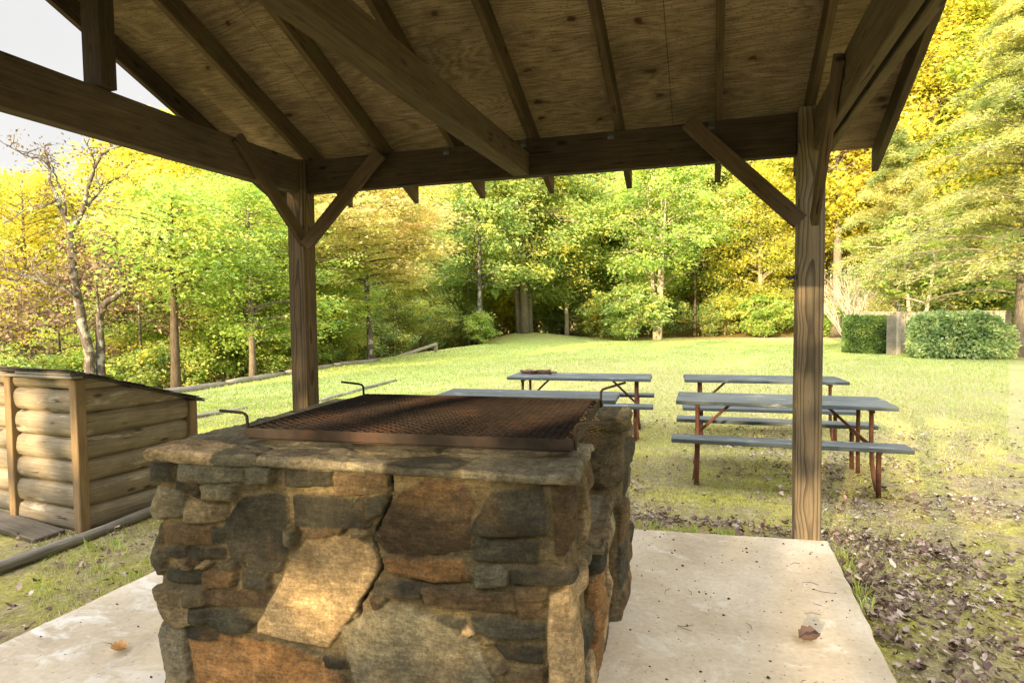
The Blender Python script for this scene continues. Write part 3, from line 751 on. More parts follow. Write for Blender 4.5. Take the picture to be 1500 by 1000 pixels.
def random_stones(rg, s0, s1, z0, z1, avoid=(), hmin=.06, hmax=.17, wmin=.09, wmax=.30):
    out = []; z = z0
    keys = ['dk', 'db', 'gy', 'br', 'bg', 'rb', 'tn', 'tb', 'or', 'dg', 'gt', 'br']
    while z < z1 - 0.03:
        h = rg.uniform(hmin, hmax); h = min(h, z1 - z)
        s = s0 + rg.uniform(-.05, .0)
        while s < s1 - 0.03:
            w = rg.uniform(wmin, wmax) * (1.0 if h > .09 else .8); w = min(w, s1 - s + .02)
            g = .010
            j = lambda k=.016: rg.uniform(-k, k)
            p = [(s + g + j(), z + g + j(.008)), (s + w * .5 + j(.03), z + g + j(.012)), (s + w - g + j(), z + g + j(.008)), (s + w - g + j(), z + h * .5 + j()), (s + w - g + j(), z + h - g + j(.008)), (s + w * .5 + j(.03), z + h - g + j(.012)), (s + g + j(), z + h - g + j(.008))]
            cx = s + w / 2; cz = z + h / 2
            q = np.array(p + [(cx, cz)])
            if not any((sdpoly(q[:, 0], q[:, 1], av) > -0.008).any() for av in avoid):
                out.append((keys[rg.integers(len(keys))], p))
            s += w
        z += h
    return out

def stone_field(S, Z, stones, seed, depth=(.022, .046), dark=None):
    rg = np.random.default_rng(seed)
    S = np.asarray(S); Z = np.asarray(Z)
    ws = S + .006 * fbm(S * 9, Z * 9, seed=seed, oct=3) + .004 * fbm(S * 40, Z * 40, seed=seed + 1, oct=2)
    wz = Z + .006 * fbm(S * 9 + 31, Z * 9, seed=seed + 2, oct=3) + .004 * fbm(S * 40 + 9, Z * 40, seed=seed + 3, oct=2)
    H = .007 * fbm(S * 22, Z * 22, seed=seed + 4, oct=5) + .008 * fbm(S * 3, Z * 3, seed=seed + 5, oct=2)
    C = np.tile(MORT, S.shape + (1,)) * (1 + .35 * fbm(S * 7, Z * 7, seed=seed + 6, oct=4))[..., None]
    for kind, poly in stones:
        P = np.array(poly); lo = P.min(0) - .04; hi = P.max(0) + .04
        m = (ws > lo[0]) & (ws < hi[0]) & (wz > lo[1]) & (wz < hi[1])
        if not m.any(): continue
        a, b = ws[m], wz[m]
        d = sdpoly(a, b, poly) + .007
        B = rg.uniform(*depth); k = rg.integers(1e6)
        size = min(hi - lo) - .08
        edge = rg.uniform(.003, .007)
        prof = sstep(-.004, edge, d) * (0.9 + .1 * sstep(0, max(.02, size * .35), d))
        c0 = P.mean(0)
        tilt = np.full(a.shape, 9.0)
        for _k in range(int(3 + min(5, size * 14))):
            cx_, cz_ = c0 + rg.normal(size=2) * size * .28
            tilt = np.minimum(tilt, (a - cx_) * rg.uniform(-.30, .30) + (b - cz_) * rg.uniform(-.30, .30) + rg.uniform(0, .007))
        tilt = np.maximum(tilt, -B * .7)
        strat = rg.uniform(-.5, .5)
        tex = .0065 * fbm(a * 12, b * 20, seed=k, oct=4) + .004 * np.round(3 * fbm(a * 5 + b * strat, b * 9, seed=k + 5, oct=2)) / 3 * 2.2
        h = prof * (B + tilt + tex)
        H[m] = np.where(d > -.004, np.maximum(H[m] * (1 - prof) + h, h * 0 + H[m] * (1 - prof) + h), H[m])
        base = np.array(CC[kind]) * rg.uniform(.85, 1.18)
        v = 1 + .5 * fbm(a * 6, b * 11, seed=k + 9, oct=4)
        warm = sstep(.15, .45, fbm(a * 4, b * 4, seed=k + 12, oct=3))[..., None] * rg.uniform(0, .32)
        col = (base * (1 - warm) + np.array((.15, .08, .026)) * warm) * v[..., None]
        w = sstep(-.003, .006, d)[..., None]
        C[m] = C[m] * (1 - w) + col * w
        # the joint just outside keeps the mortar colour
    C = np.clip(C, .01, 1)
    if dark is not None:
        C = C * dark[..., None]
    return H, C

def wall_block(name, u0, u1, w0, w1, z1, stones, seed, res=.007, z0=-.05, label=None, rad=.035, soot=None, batter=0.0):
    Lu, Lw = u1 - u0, w1 - w0; per = 2 * (Lu + Lw)
    ns = int(per / res); nz_ = int((z1 - z0) / res)
    s = -Lw / 2 + np.arange(ns) * per / ns; z = np.linspace(z0, z1, nz_)
    S, Z = np.meshgrid(s, z, indexing='ij')
    base = np.zeros((ns, 2)); nor = np.zeros((ns, 2))
    segs = [((u0, w0), (1, 0), (0, -1), 0, Lu), ((u1, w0), (0, 1), (1, 0), Lu, Lw), ((u1, w1), (-1, 0), (0, 1), Lu + Lw, Lu), ((u0, w1), (0, -1), (-1, 0), 2 * Lu + Lw, Lw)]
    for i, sv in enumerate(s):
        q = sv % per
        for k, (p, d, nn, st, L) in enumerate(segs):
            if st <= q < st + L + 1e-9:
                tt = q - st
                base[i] = (p[0] + d[0] * tt, p[1] + d[1] * tt)
                nv = np.array(nn, float); rr = .05
                pn = np.array(segs[k - 1][2], float); nx = np.array(segs[(k + 1) % 4][2], float)
                ins = 0
                if tt < rr: f = .5 * (1 - tt / rr); nv = nv * (1 - f) + pn * f; ins = (1 - tt / rr) ** 2
                elif L - tt < rr: f = .5 * (1 - (L - tt) / rr); nv = nv * (1 - f) + nx * f; ins = (1 - (L - tt) / rr) ** 2
                nv /= np.linalg.norm(nv); base[i] -= nv * ins * .014; nor[i] = nv
                break
    dk = None
    if soot is not None: dk = soot(S % per, Z)
    H, C = stone_field(S, Z, stones, seed, dark=dk)
    if batter: H = H + batter * (1 - (Z - z0) / (z1 - z0))
    V = np.stack([base[:, None, 0] + nor[:, None, 0] * H, base[:, None, 1] + nor[:, None, 1] * H, Z], -1)
    idx = np.arange(ns * nz_).reshape(ns, nz_); nx_ = np.roll(idx, -1, 0)
    F = np.stack([idx[:, :-1], nx_[:, :-1], nx_[:, 1:], idx[:, 1:]], -1).reshape(-1, 4)
    cV = np.array([[(u0 + u1) / 2, (w0 + w1) / 2, z1]])
    T = np.stack([idx[:, -1], nx_[:, -1], np.full(ns, ns * nz_)], -1)
    Call = np.concatenate([C.reshape(-1, 3), [MORT]]); Call = np.concatenate([Call, np.ones((len(Call), 1))], 1)
    me = np_mesh(name, np.concatenate([V.reshape(-1, 3), cV]), [F, T], col=Call)
    o = link_mesh(name, me, M['stone'], grill)
    if label: o['label'] = label
    return o

def coping(name, u0, u1, w0, w1, ztop, zbot, polys, seed, res=.007, dz=None, label=None):
    nu, nw = int((u1 - u0) / res), int((w1 - w0) / res)
    u = np.linspace(u0, u1, nu); w = np.linspace(w0, w1, nw)
    U_, W_ = np.meshgrid(u, w, indexing='ij')
    H, C = stone_field(U_, W_, polys, seed, depth=(.010, .020)); C = np.clip(C * np.array((1.12, 1.14, 1.2)), 0, .75)
    de = np.minimum(np.minimum(U_ - u0, u1 - U_), np.minimum(W_ - w0, w1 - W_))
    rr = .010
    fall = np.where(de < rr, rr - np.sqrt(np.maximum(rr ** 2 - (rr - de) ** 2, 0)), 0)
    Zt = ztop - .016 + H * .8 - fall + .006 * fbm(U_ * 3, W_ * 3, seed=seed + 50)
    if dz is not None: Zt = Zt + dz(U_, W_)
    # ragged outline
    ex = .013 * fbm(U_ * 5, W_ * 5, seed=seed + 60, oct=3) + .006 * fbm(U_ * 30, W_ * 30, seed=seed + 61, oct=2)
    cx_, cy_ = (u0 + u1) / 2, (w0 + w1) / 2
    edge = 1 - sstep(0, .06, de)
    su = np.where(np.minimum(U_ - u0, u1 - U_) < .06, np.sign(U_ - cx_), 0); sw = np.where(np.minimum(W_ - w0, w1 - W_) < .06, np.sign(W_ - cy_), 0)
    U2 = U_ + su * ex * edge; W2 = W_ + sw * ex * edge
    V = np.stack([U2, W2, Zt], -1).reshape(-1, 3); idx = np.arange(nu * nw).reshape(nu, nw)
    F = np.stack([idx[:-1, :-1], idx[1:, :-1], idx[1:, 1:], idx[:-1, 1:]], -1).reshape(-1, 4)
    ringi = np.concatenate([idx[:-1, 0], idx[-1, :-1], idx[:0:-1, -1], idx[0, :0:-1]])
    rv = V[ringi]; rc = C.reshape(-1, 3)[ringi]
    lay = []; cols = []
    m = 6
    for k in range(1, m + 1):
        q = rv.copy(); f = k / m
        q[:, 2] = rv[:, 2] * (1 - f) + zbot * f
        cdir = rv[:, :2] - np.array([cx_, cy_]); cdir /= (np.linalg.norm(cdir, axis=1)[:, None] + 1e-9)
        bul = .004 * np.sin(f * PI) - .03 * max(0, f - .7) + .007 * fbm(rv[:, 0] * 12, rv[:, 1] * 12 + k * .9, seed=seed + 70, oct=3)
        q[:, :2] += cdir * bul[:, None]
        lay.append(q); cols.append(rc * (.9 - .25 * f))
    nr = len(ringi); off = len(V); Fs = []
    prev = ringi
    for k in range(m):
        cur = off + k * nr + np.arange(nr)
        Fs.append(np.stack([prev, cur, np.roll(cur, -1), np.roll(prev, -1)], -1)); prev = cur
    V = np.concatenate([V] + lay); Call = np.concatenate([C.reshape(-1, 3)] + cols); Call = np.concatenate([Call, np.ones((len(Call), 1))], 1)
    me = np_mesh(name, V, np.concatenate([F] + Fs), col=Call)
    o = link_mesh(name, me, M['stone'], grill)
    if label: o['label'] = label
    return o

rg = np.random.default_rng(4)
GU, GD = 1.49, 1.34; FT = .46
man = [p for c, p in FRONT_STONES]
fs = list(FRONT_STONES)
for hm, wm in (((.045, .07), (.06, .14)), ((.03, .05), (.04, .09)), ((.025, .038), (.035, .07))):
    fs += random_stones(rg, .02 + rg.uniform(0, .03), 1.42, rg.uniform(0, .03), .88, avoid=[q for _, q in fs], hmin=hm[0], hmax=hm[1], wmin=wm[0], wmax=wm[1])
fs += random_stones(rg, 1.66, 1.97, .02, .30, hmin=.10, hmax=.2)
fs += random_stones(rg, 1.69, 1.95, .62, .89, hmin=.10, hmax=.25, wmin=.1, wmax=.2)
fs += random_stones(rg, 1.60, 1.95, .50, .58, hmin=.05, hmax=.08)
fs += random_stones(rg, 2.0, 3.4, 0, .88, hmin=.1, hmax=.2, wmin=.15, wmax=.35)
fs += random_stones(rg, 3.45, 3.6, 0, .88) + random_stones(rg, -.22, -.07, 0, .88, avoid=man)
# the cracked joint down the front
CRACK = [(.919, .94), (.917, .918), (.921, .845), (.902, .782), (.848, .688), (.871, .625), (.875, .587), (.842, .521), (.804, .472), (.796, .425), (.752, .391)]
wall_front = wall_block('front_wall', 0, GU, 0, FT, .905, fs, 21, res=.0046, label='front wall of mixed slate and tan fieldstone with a cracked joint')
a = Acc()
def crack_mesh():
    V = []; F = []
    pts = []
    for i in range(len(CRACK) - 1):
        for k in range(6):
            f = k / 6; pts.append((CRACK[i][0] * (1 - f) + CRACK[i + 1][0] * f + random.uniform(-.004, .004), CRACK[i][1] * (1 - f) + CRACK[i + 1][1] * f))
    return pts
# darken and cut the wall along the crack
me = wall_front.data
co = np.empty(len(me.vertices) * 3, dtype=np.float32); me.vertices.foreach_get('co', co); co = co.reshape(-1, 3)
ca = np.empty(len(me.vertices) * 4, dtype=np.float32); me.color_attributes['col'].data.foreach_get('color', ca); ca = ca.reshape(-1, 4)
sel = co[:, 1] < .05
dmin = np.full(len(co), 9.0)
for (p, q) in zip(CRACK[:-1], CRACK[1:]):
    p = np.array(p); q = np.array(q); e = q - p
    w_ = co[:, [0, 2]] - p; tt = np.clip((w_ @ e) / (e @ e), 0, 1)
    dd_ = np.linalg.norm(w_ - tt[:, None] * e, axis=1) + .004 * vnoise(co[:, 0] * 50, co[:, 2] * 50, seed=77)
    dmin = np.minimum(dmin, dd_)
cut = (1 - sstep(.001, .0055, dmin)) * sel
co[:, 1] += cut * .035; ca[:, :3] *= (1 - .9 * cut)[:, None]
me.vertices.foreach_set('co', co.ravel()); me.color_attributes['col'].data.foreach_set('color', ca.ravel()); me.update()

bs = random_stones(rg, .0, 1.43, 0, .88, hmin=.08, hmax=.2, wmin=.12, wmax=.3) + random_stones(rg, 1.66, 1.96, .55, .88, hmin=.1, hmax=.18, wmin=.1, wmax=.2) + random_stones(rg, 1.62, 1.95, .0, .55, hmin=.15, hmax=.3, wmin=.12, wmax=.22) + random_stones(rg, 2.0, 3.8, 0, .88)
bs += [('bg', [(1.20, .60), (1.50, .62), (1.60, .66), (1.62, .87), (1.22, .88)]), ('tb', [(1.22, .45), (1.52, .46), (1.56, .58), (1.2, .59)])]
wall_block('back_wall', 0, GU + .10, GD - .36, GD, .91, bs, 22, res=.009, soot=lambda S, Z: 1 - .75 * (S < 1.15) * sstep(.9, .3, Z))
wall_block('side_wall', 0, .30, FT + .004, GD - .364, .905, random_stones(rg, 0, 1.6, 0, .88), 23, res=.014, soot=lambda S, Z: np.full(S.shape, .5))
sl = [('or', [(.02 + 1.16, .05), (1.42, .06), (1.40, .42), (1.30, .45), (1.2, .40)]), ('tn', [(1.45, .06), (1.62, .08), (1.66, .46), (1.5, .45)]),
      ('db', [(1.2, .44), (1.3, .46), (1.31, .53), (1.2, .53)]), ('tb', [(1.32, .47), (1.5, .47), (1.5, .54), (1.33, .54)]), ('gt', [(1.52, .47), (1.66, .48), (1.66, .55), (1.53, .55)])]
wall_block('hearth', .304, GU + .045, FT + .006, GD - .366, .555, sl + random_stones(rg, 0, 1.15, 0, .5) + random_stones(rg, 1.75, 3.3, 0, .5), 24, res=.008, label='low hearth between the two stone walls')
coping('hearth_top', 1.12, GU + .07, FT - .02, GD - .35, .595, .545, [('gt', [(1.13, .44), (1.33, .45), (1.34, .60), (1.13, .61)]), ('gy', [(1.35, .44), (1.50, .45), (1.51, .58), (1.35, .58)]), ('lt', [(1.14, .63), (1.36, .62), (1.50, .61), (1.50, .76), (1.15, .77)]), ('rb', [(1.14, .79), (1.32, .79), (1.33, .98), (1.14, .98)]), ('lt', [(1.35, .79), (1.50, .78), (1.50, .98), (1.35, .98)])], 34, dz=lambda u, w: (w - .9) * .10)
cp = [('tn', [(-.045, -.04), (.255, -.04), (.24, .13), (.10, .17), (-.045, .14)]), ('gy', [(.275, -.04), (.42, -.04), (.40, .10), (.28, .11)]),
      ('gt', [(.44, -.04), (.885, -.04), (.90, .06), (.66, .13), (.43, .10)]), ('dg', [(.91, -.04), (1.13, -.04), (1.15, .10), (1.02, .16), (.92, .08)]),
      ('gt', [(1.16, -.04), (1.42, -.04), (1.40, .20), (1.17, .16)]), ('gt', [(1.43, -.03), (1.52, .0), (1.53, .24), (1.42, .22)]), ('lt', [(1.41, .25), (1.53, .26), (1.53, .45), (1.38, .45)]),
      ('gt', [(-.045, .17), (.09, .19), (.26, .15), (.30, .45), (-.045, .45)]), ('lt', [(.30, .14), (.42, .12), (.64, .15), (.66, .45), (.33, .45)]), ('gy', [(.68, .15), (.90, .10), (1.0, .18), (1.0, .45), (.69, .45)]), ('lt', [(1.03, .18), (1.15, .14), (1.38, .23), (1.36, .45), (1.02, .45)])]
coping('coping', -.032, GU + .03, -.022, FT + .012, .962, .905, cp, 31, res=.0065, dz=lambda u, w: -.012 * u + .02 * np.exp(-((u - 1.47) / .07) ** 2 - ((w - .33) / .12) ** 2))
cl = [('gy', [(-.05, .48), (.30, .48), (.29, .74), (-.05, .72)]), ('gt', [(-.05, .74), (.29, .76), (.30, 1.02), (-.05, 1.0)]), ('lt', [(-.05, 1.02), (.30, 1.04), (.30, 1.37), (-.05, 1.37)])]
coping('coping', -.06, .315, FT + .02, GD + .03, .955, .885, cl, 32, res=.009)
cb = [('gt', [(.33, .98), (.62, .97), (.62, 1.36), (.33, 1.36)]), ('lt', [(.64, .97), (.95, .98), (.95, 1.36), (.64, 1.36)]), ('gy', [(.97, .98), (1.22, .97), (1.22, 1.36), (.97, 1.36)]), ('gt', [(1.24, .97), (1.61, .98), (1.61, 1.36), (1.24, 1.36)])]
coping('coping', .32, GU + .13, GD - .385, GD + .03, .958, .89, cb, 33, res=.009)

# ------------------------------------------------------------------ grate
GR = R(4.5)
grate = empty('grill_grate', (-1.63, 1.87, .955), GR, 'rusty expanded metal grate with four bent rod handles lying on the stone grill', 'grill grate')
gw, gd = 1.21, .98
a = Acc()
pitch_ = .052; rowh = .0185; rows = int((gd - .03) / rowh)
for j in range(rows):
    y0 = .018 + j * rowh; pts = []
    k = int((gw - .02) / (pitch_ / 2))
    for i in range(k + 1):
        x = .01 + i * pitch_ / 2
        sgn = 1 if (i + j) % 2 else -1
        sag = -.006 * math.sin(PI * x / gw * 3) * math.sin(PI * y0 / gd)
        pts.append((x, y0 + sgn * rowh * .36, .05 + sag + .002 * sgn + random.uniform(-.0008, .0008)))
    a.tube(pts, .0026, 4)
link_mesh('mesh_panel', a.mesh('mesh_panel', smooth=False), M['rust'], grate)
bm = bmesh.new()
for (c, s) in (((gw / 2, 0, .036), (gw, .005, .036)), ((gw / 2, gd, .036), (gw, .005, .036)), ((0, gd / 2, .036), (.005, gd - .006, .036)), ((gw, gd / 2, .036), (.005, gd - .006, .036)),
               ((gw / 2, .016, .0135), (gw - .02, .026, .004)), ((gw / 2, gd - .016, .0135), (gw - .02, .026, .004)), ((.016, gd / 2, .0105), (.026, gd - .06, .004)), ((gw - .016, gd / 2, .0105), (.026, gd - .06, .004))):
    add_box(bm, c, s, .001)
link_mesh('frame', bm_mesh('frame', bm), M['rust'], grate)
for x in (gw * .25, gw * .5, gw * .75):
    bm = bmesh.new(); add_box(bm, (0, gd / 2, .036), (.006, gd - .012, .02))
    link_mesh('crossbar', bm_mesh('crossbar', bm), M['rust'], grate, (x, 0, 0))
for (x, y, sx, dy, lift) in ((-.006, .02, -1, .0, .005), (gw + .006, .02, 1, .0, .004), (-.006, gd - .02, -1, -.02, .012), (gw + .006, gd - .02, 1, .02, .028)):
    a = Acc()
    a.tube([(0, 0, -.035), (0, 0, .03), (.002 * sx, 0, .043), (.010 * sx, 0, .052), (.022 * sx, 0, .056), (.115 * sx, dy, .056 + lift)], .0058, 8)
    link_mesh('handle', a.mesh('handle'), M['rust'], grate, (x, y, .05))

# ------------------------------------------------------------------ log sided wood bins
def log_wall(bm_name, L, H, course, lift, roof=None, seed=0, depth=.045):
    """half-log siding in local x (0..L), z up, bulging to -y; roof(x)->height limit"""
    V = []; F = []; rgs = np.random.default_rng(seed)
    z = 0.0; ci = 0
    while z < H - .01:
        h = min(course * rgs.uniform(.94, 1.06), H - z); seg = 9; off = rgs.uniform(-.006, .006)
        nx = max(3, int(L / .06)); rows_ = []
        for i in range(seg + 1):
            f = i / seg; zz = z + h * f
            bul = depth * (math.sqrt(max(0, 1 - (2 * f - 1) ** 2)) ** .8) + off
            xe = L
            if roof: xe = min(L, max(.0, (H - zz) / max(1e-6, (H - roof)) * L)) if zz > roof else L
            rows_.append([(x, -bul - .004 * float(vnoise(np.array([x * 5 + ci * 9]), np.array([f * 3.0]), seed=seed)[0]), zz + .004 * float(vnoise(np.array([x * 2.5]), np.array([ci * 3.3]), seed=seed + 1)[0]) * (1 if 0 < i < seg else 1)) for x in np.linspace(0, xe, nx)])
        o = len(V)
        for r_ in rows_: V += r_
        for i in range(seg):
            for k in range(nx - 1):
                F.append((o + i * nx + k, o + i * nx + k + 1, o + (i + 1) * nx + k + 1, o + (i + 1) * nx + k))
        z += h; ci += 1
    return np_mesh(bm_name, np.array(V), np.array(F))
def make_bin(loc, rz, label):
    W, D, HF, HB = .69, .90, 1.16, .88
    root = empty('wood_bin', loc, rz, label, 'wood bin', 'log sided wood bins')
    # local: x to the right along the front, y back
    link_mesh('front_siding', log_wall('front_siding', W, HF, .178, 0, seed=3), M['log'], root, (0, .0, .0))
    link_mesh('side_siding', log_wall('side_siding', D, HF, .178, 0, roof=HB, seed=5), M['log'], root, (W, 0, 0), (0, 0, PI / 2))
    # left side and back, seen from elsewhere
    sm = log_wall('side_siding', D, HF, .178, 0, roof=HB, seed=6)
    sm.transform(Matrix.Scale(-1, 4, (1, 0, 0))); sm.flip_normals()
    link_mesh('side_siding', sm, M['log'], root, (0, 0, 0), (0, 0, -PI / 2))
    link_mesh('back_siding', log_wall('back_siding', W, HB, .178, 0, seed=8), M['log'], root, (W, D, 0), (0, 0, PI))
    for (x, y, h) in ((-.035, -.03, HF - .02), (W + .035, -.03, HF - .02), (-.035, D + .03, HB - .02), (W + .035, D + .03, HB - .02)):
        bm = bmesh.new(); add_box(bm, (0, 0, 0), (h, .075, .075), .005)
        link_mesh('corner_post', bm_mesh('corner_post', bm), M['trim'], root, (x, y, h / 2), (0, -PI / 2, 0))
    sl_ = math.atan2(HF - HB, D)
    bm = bmesh.new(); add_box(bm, (0, 0, 0), (W + .16, .09, .022), .004); add_box(bm, (.1, .004, .024), (W - .06, .1, .02), .004)
    link_mesh('roof_fascia', bm_mesh('roof_fascia', bm), M['grey_wood'], root, (W / 2, -.055, HF - .002))
    bm = bmesh.new(); rl = (D + .24) / math.cos(sl_)
    for k in range(9):
        for c_ in range(4):
            add_box(bm, (-(W + .2) / 2 + (W + .2) / 4 * (c_ + .5) + (.03 if k % 2 else -.02), k * rl / 9 + rl / 18, .008 + random.uniform(0, .004)), ((W + .2) / 4 - .006, rl / 9 + .06, .006), rot=Matrix.Rotation(R(2.0), 4, 'X') @ Matrix.Rotation(random.uniform(-.02, .02), 4, 'Z'), jit=.002)
    add_box(bm, (0, rl / 2, -.006), (W + .17, rl, .014))
    link_mesh('roof', bm_mesh('roof', bm), M['shingle'], root, (W / 2, -.10, HF + .045), (-sl_, 0, 0))
    return root
make_bin((-5.12, 3.43, -.17), math.atan2(-.06, .79), 'log sided wood bin with sloping dark roof, nearest to the stone grill')
make_bin((-5.96, 3.64, -.18), math.atan2(-.06, .79), 'log sided wood bin cut by the left edge, behind the other bin')
bm = bmesh.new(); add_box(bm, (0, 0, 0), (.95, .20, .04), .008, jit=.006)
o = link_mesh('plank', bm_mesh('plank', bm), M['old_plank'], None, (-4.98, 3.26, -.135), (R(2), R(1.5), R(-9)))
tag(o, 'mossy dark plank lying on the ground in front of the log bin', 'plank')
a = Acc(); pts = []
for i in range(14):
    f = i / 13; pts.append((-4.19 + .02 * math.sin(f * 5) - .06 * f, 1.9 + 2.75 * f, -.122 + .008 * math.sin(f * 9)))
a.tube(pts, [.038 + .003 * math.sin(i * 1.7) for i in range(14)], 10)
me = a.mesh('landscape_log'); me.transform(Matrix.Rotation(-PI / 2, 4, 'Z'))
o = link_mesh('landscape_log', me, M['grey_wood'], None, (0, 0, 0), (0, 0, PI / 2)); tag(o, 'grey weathered log lying beside the log bin and the concrete floor', 'log')

# ------------------------------------------------------------------ picnic tables
def plank_set(name, L, ys, w, h, jit=.004):
    bm = bmesh.new()
    for y in ys:
        add_box(bm, (random.uniform(-.004, .004), y, random.uniform(-.002, .002)), (L, w, h), .005)
    return bm_mesh(name, bm)
def make_table():
    L = 1.85
    root = empty('picnic_table')
    bm = bmesh.new()
    for y in (-.267, -.089, .089, .267): add_box(bm, (random.uniform(-.008, .008), y, random.uniform(-.003, .003)), (L, .164, .038), .006)
    link_mesh('tabletop', bm_mesh('tabletop', bm), M['paint'], root, (0, 0, .731))
    for s in (-1, 1):
        bm = bmesh.new(); add_box(bm, (0, 0, 0), (L + .06, .235, .038), .005)
        link_mesh('seat', bm_mesh('seat', bm), M['paint'], root, (0, s * .545, .431))
    for sx in (-1, 1):
        x = sx * .735
        fr = Acc()
        fr.tube([(x, -.545, .385), (x, .545, .385)], .019, 8)
        fr.tube([(x, -.30, .695), (x, .30, .695)], .017, 8)
        link_mesh('leg_frame', fr.mesh('leg_frame'), M['leg'], root)
        for s in (-1, 1):
            a = Acc(); a.tube([(x, s * .24, .70), (x, s * .245, .45), (x + sx * .004, s * .26, .25), (x + sx * .015, s * .30, .10), (x + sx * .03, s * .36, -.015)], .019, 8)
            link_mesh('leg', a.mesh('leg'), M['leg'], root)
            a = Acc(); a.tube([(x, s * .50, .41), (x, s * .50, .2), (x + sx * .004, s * .50, -.02)], .021, 8)
            link_mesh('seat_leg', a.mesh('seat_leg'), M['leg'], root)
        a = Acc(); a.tube([(x, 0, .39), (x - sx * .33, 0, .705)], .014, 8)
        link_mesh('brace', a.mesh('brace'), M['leg'], root)
    return root
def copy_tree(o, parent=None):
    c = o.copy(); COL.objects.link(c); c.parent = parent
    for ch in list(o.children): copy_tree(ch, c)
    return c
tables = [((.617, 6.39), .6, 'grey-blue picnic table right behind the right-hand post, nearest of the right pair'),
          ((.605, 8.34), 3.2, 'grey-blue picnic table behind the nearer one at the right post'),
          ((-1.65, 8.16), 4.2, 'grey-blue picnic table with a heap of sticks on its top'),
          ((-1.80, 6.17), 4.5, 'grey-blue picnic table half hidden behind the grate of the stone grill')]
tb = make_table()
for i, ((x, y), rz, lab) in enumerate(tables):
    o = tb if i == 0 else copy_tree(tb)
    o.location = (x, y, -.165); o.rotation_euler = (0, 0, R(rz)); tag(o, lab, 'picnic table', 'picnic tables on the lawn behind the shelter')
# sticks and bark on one table
for i, (dx, dy, L, rz) in enumerate(((-.62, .10, .42, 10), (-.58, .16, .36, -18), (-.66, .05, .34, 28), (-.55, .0, .30, -6), (-.60, .12, .28, 50), (-.52, .08, .38, 4), (-.70, .15, .25, -35))):
    a = Acc(); n_ = 6
    a.tube([(-L / 2 + L * k / (n_ - 1), .012 * math.sin(k * 1.3 + i), .006 * math.sin(k * 2.1 + i)) for k in range(n_)], [.016 + .004 * math.sin(k + i) for k in range(n_)], 6)
    c, s = math.cos(R(4.2)), math.sin(R(4.2))
    o = link_mesh('stick', a.mesh('stick'), M['stick'], None, (-1.65 + dx * c - dy * s, 8.16 + dx * s + dy * c, .602 + .012 * (i % 4)), (0, R(random.uniform(-3, 3)), R(rz)))
    tag(o, 'dry brown stick in the heap on the far left picnic table', 'stick', 'sticks heaped on a picnic table')

# ------------------------------------------------------------------ timbers, rail
def ground_log(p, q, r, lab, grp):
    a = Acc(); p = Vector(p); q = Vector(q); L = (q - p).length; n_ = max(4, int(L / .4))
    a.tube([(L * i / n_, .02 * math.sin(i * 1.9), .012 * math.sin(i * 1.1)) for i in range(n_ + 1)], [r * (1 + .06 * math.sin(i * 2.3)) for i in range(n_ + 1)], 9)
    d = q - p
    o = link_mesh('border_log', a.mesh('border_log'), M['grey_wood'], None, (p.x, p.y, p.z + r * .55), (0, -math.asin(max(-1, min(1, d.z / L))), math.atan2(d.y, d.x)))
    tag(o, lab, 'border log', grp)
ol = [(-10.5, 9.2), (-10.62, 11.6), (-10.85, 14.0), (-10.98, 16.4), (-10.85, 18.9)]
for i in range(4):
    p, q = ol[i], ol[i + 1]
    ground_log((p[0], p[1] + .05, thz(*p)), (q[0], q[1] - .03, thz(*q)), .075, 'grey log edging the lawn along the trees on the left', 'logs edging the lawn on the left')
il = [(-7.68, 7.0), (-7.50, 8.7), (-6.80, 9.7), (-7.0, 11.3), (-7.08, 13.2)]
for i in (0, 2, 3):
    p, q = il[i], il[i + 1]
    ground_log((p[0], p[1] + .03, thz(*p)), (q[0], q[1] - .03, thz(*q)), .034, 'low half sunken log crossing the left part of the lawn', 'logs sunk in the lawn')
rail = empty('handrail', (-10.75, 23.4, thz(-10.75, 23.4)), label='short wooden handrail sloping down at the edge of the lawn', cat='handrail')
o0 = Vector(rail.location)
beam('rail_post', (-10.75, 23.4, o0.z - .3), (-10.75, 23.4, .22), .12, .12, M['fence'], rail, o0, upv=(0, 1, 0))
beam('rail', (-10.70, 23.34, .20), (-11.35, 20.6, -.26), .06, .10, M['fence'], rail, o0)
beam('rail_post', (-11.35, 20.6, thz(-11.35, 20.6) - .2), (-11.35, 20.6, -.30), .10, .10, M['fence'], rail, o0, upv=(0, 1, 0))
# ------------------------------------------------------------------ vegetation
def leaf_quads(P, size, rg, upbias=.6, width=.62, dirs=None, fold=.18):
    """one folded rhombic leaf at every point of P -> verts, quads"""
    n_ = len(P)
    nrm = rg.normal(size=(n_, 3)); nrm[:, 2] = np.abs(nrm[:, 2]) + upbias * 1.6
    nrm /= np.linalg.norm(nrm, axis=1)[:, None]
    d = rg.normal(size=(n_, 3)) if dirs is None else dirs + .35 * rg.normal(size=(n_, 3))
    d -= (d * nrm).sum(1)[:, None] * nrm; d /= (np.linalg.norm(d, axis=1)[:, None] + 1e-9)
    s = np.cross(nrm, d); L = size * rg.uniform(.6, 1.35, n_)[:, None]
    tip = P + d * L; mid = P + d * L * .45
    l = mid + s * L * width * .5 + nrm * L * fold; r = mid - s * L * width * .5 + nrm * L * fold
    V = np.stack([P, r, tip, l], 1).reshape(-1, 3)
    F = np.arange(n_ * 4).reshape(-1, 4)
    return V, F

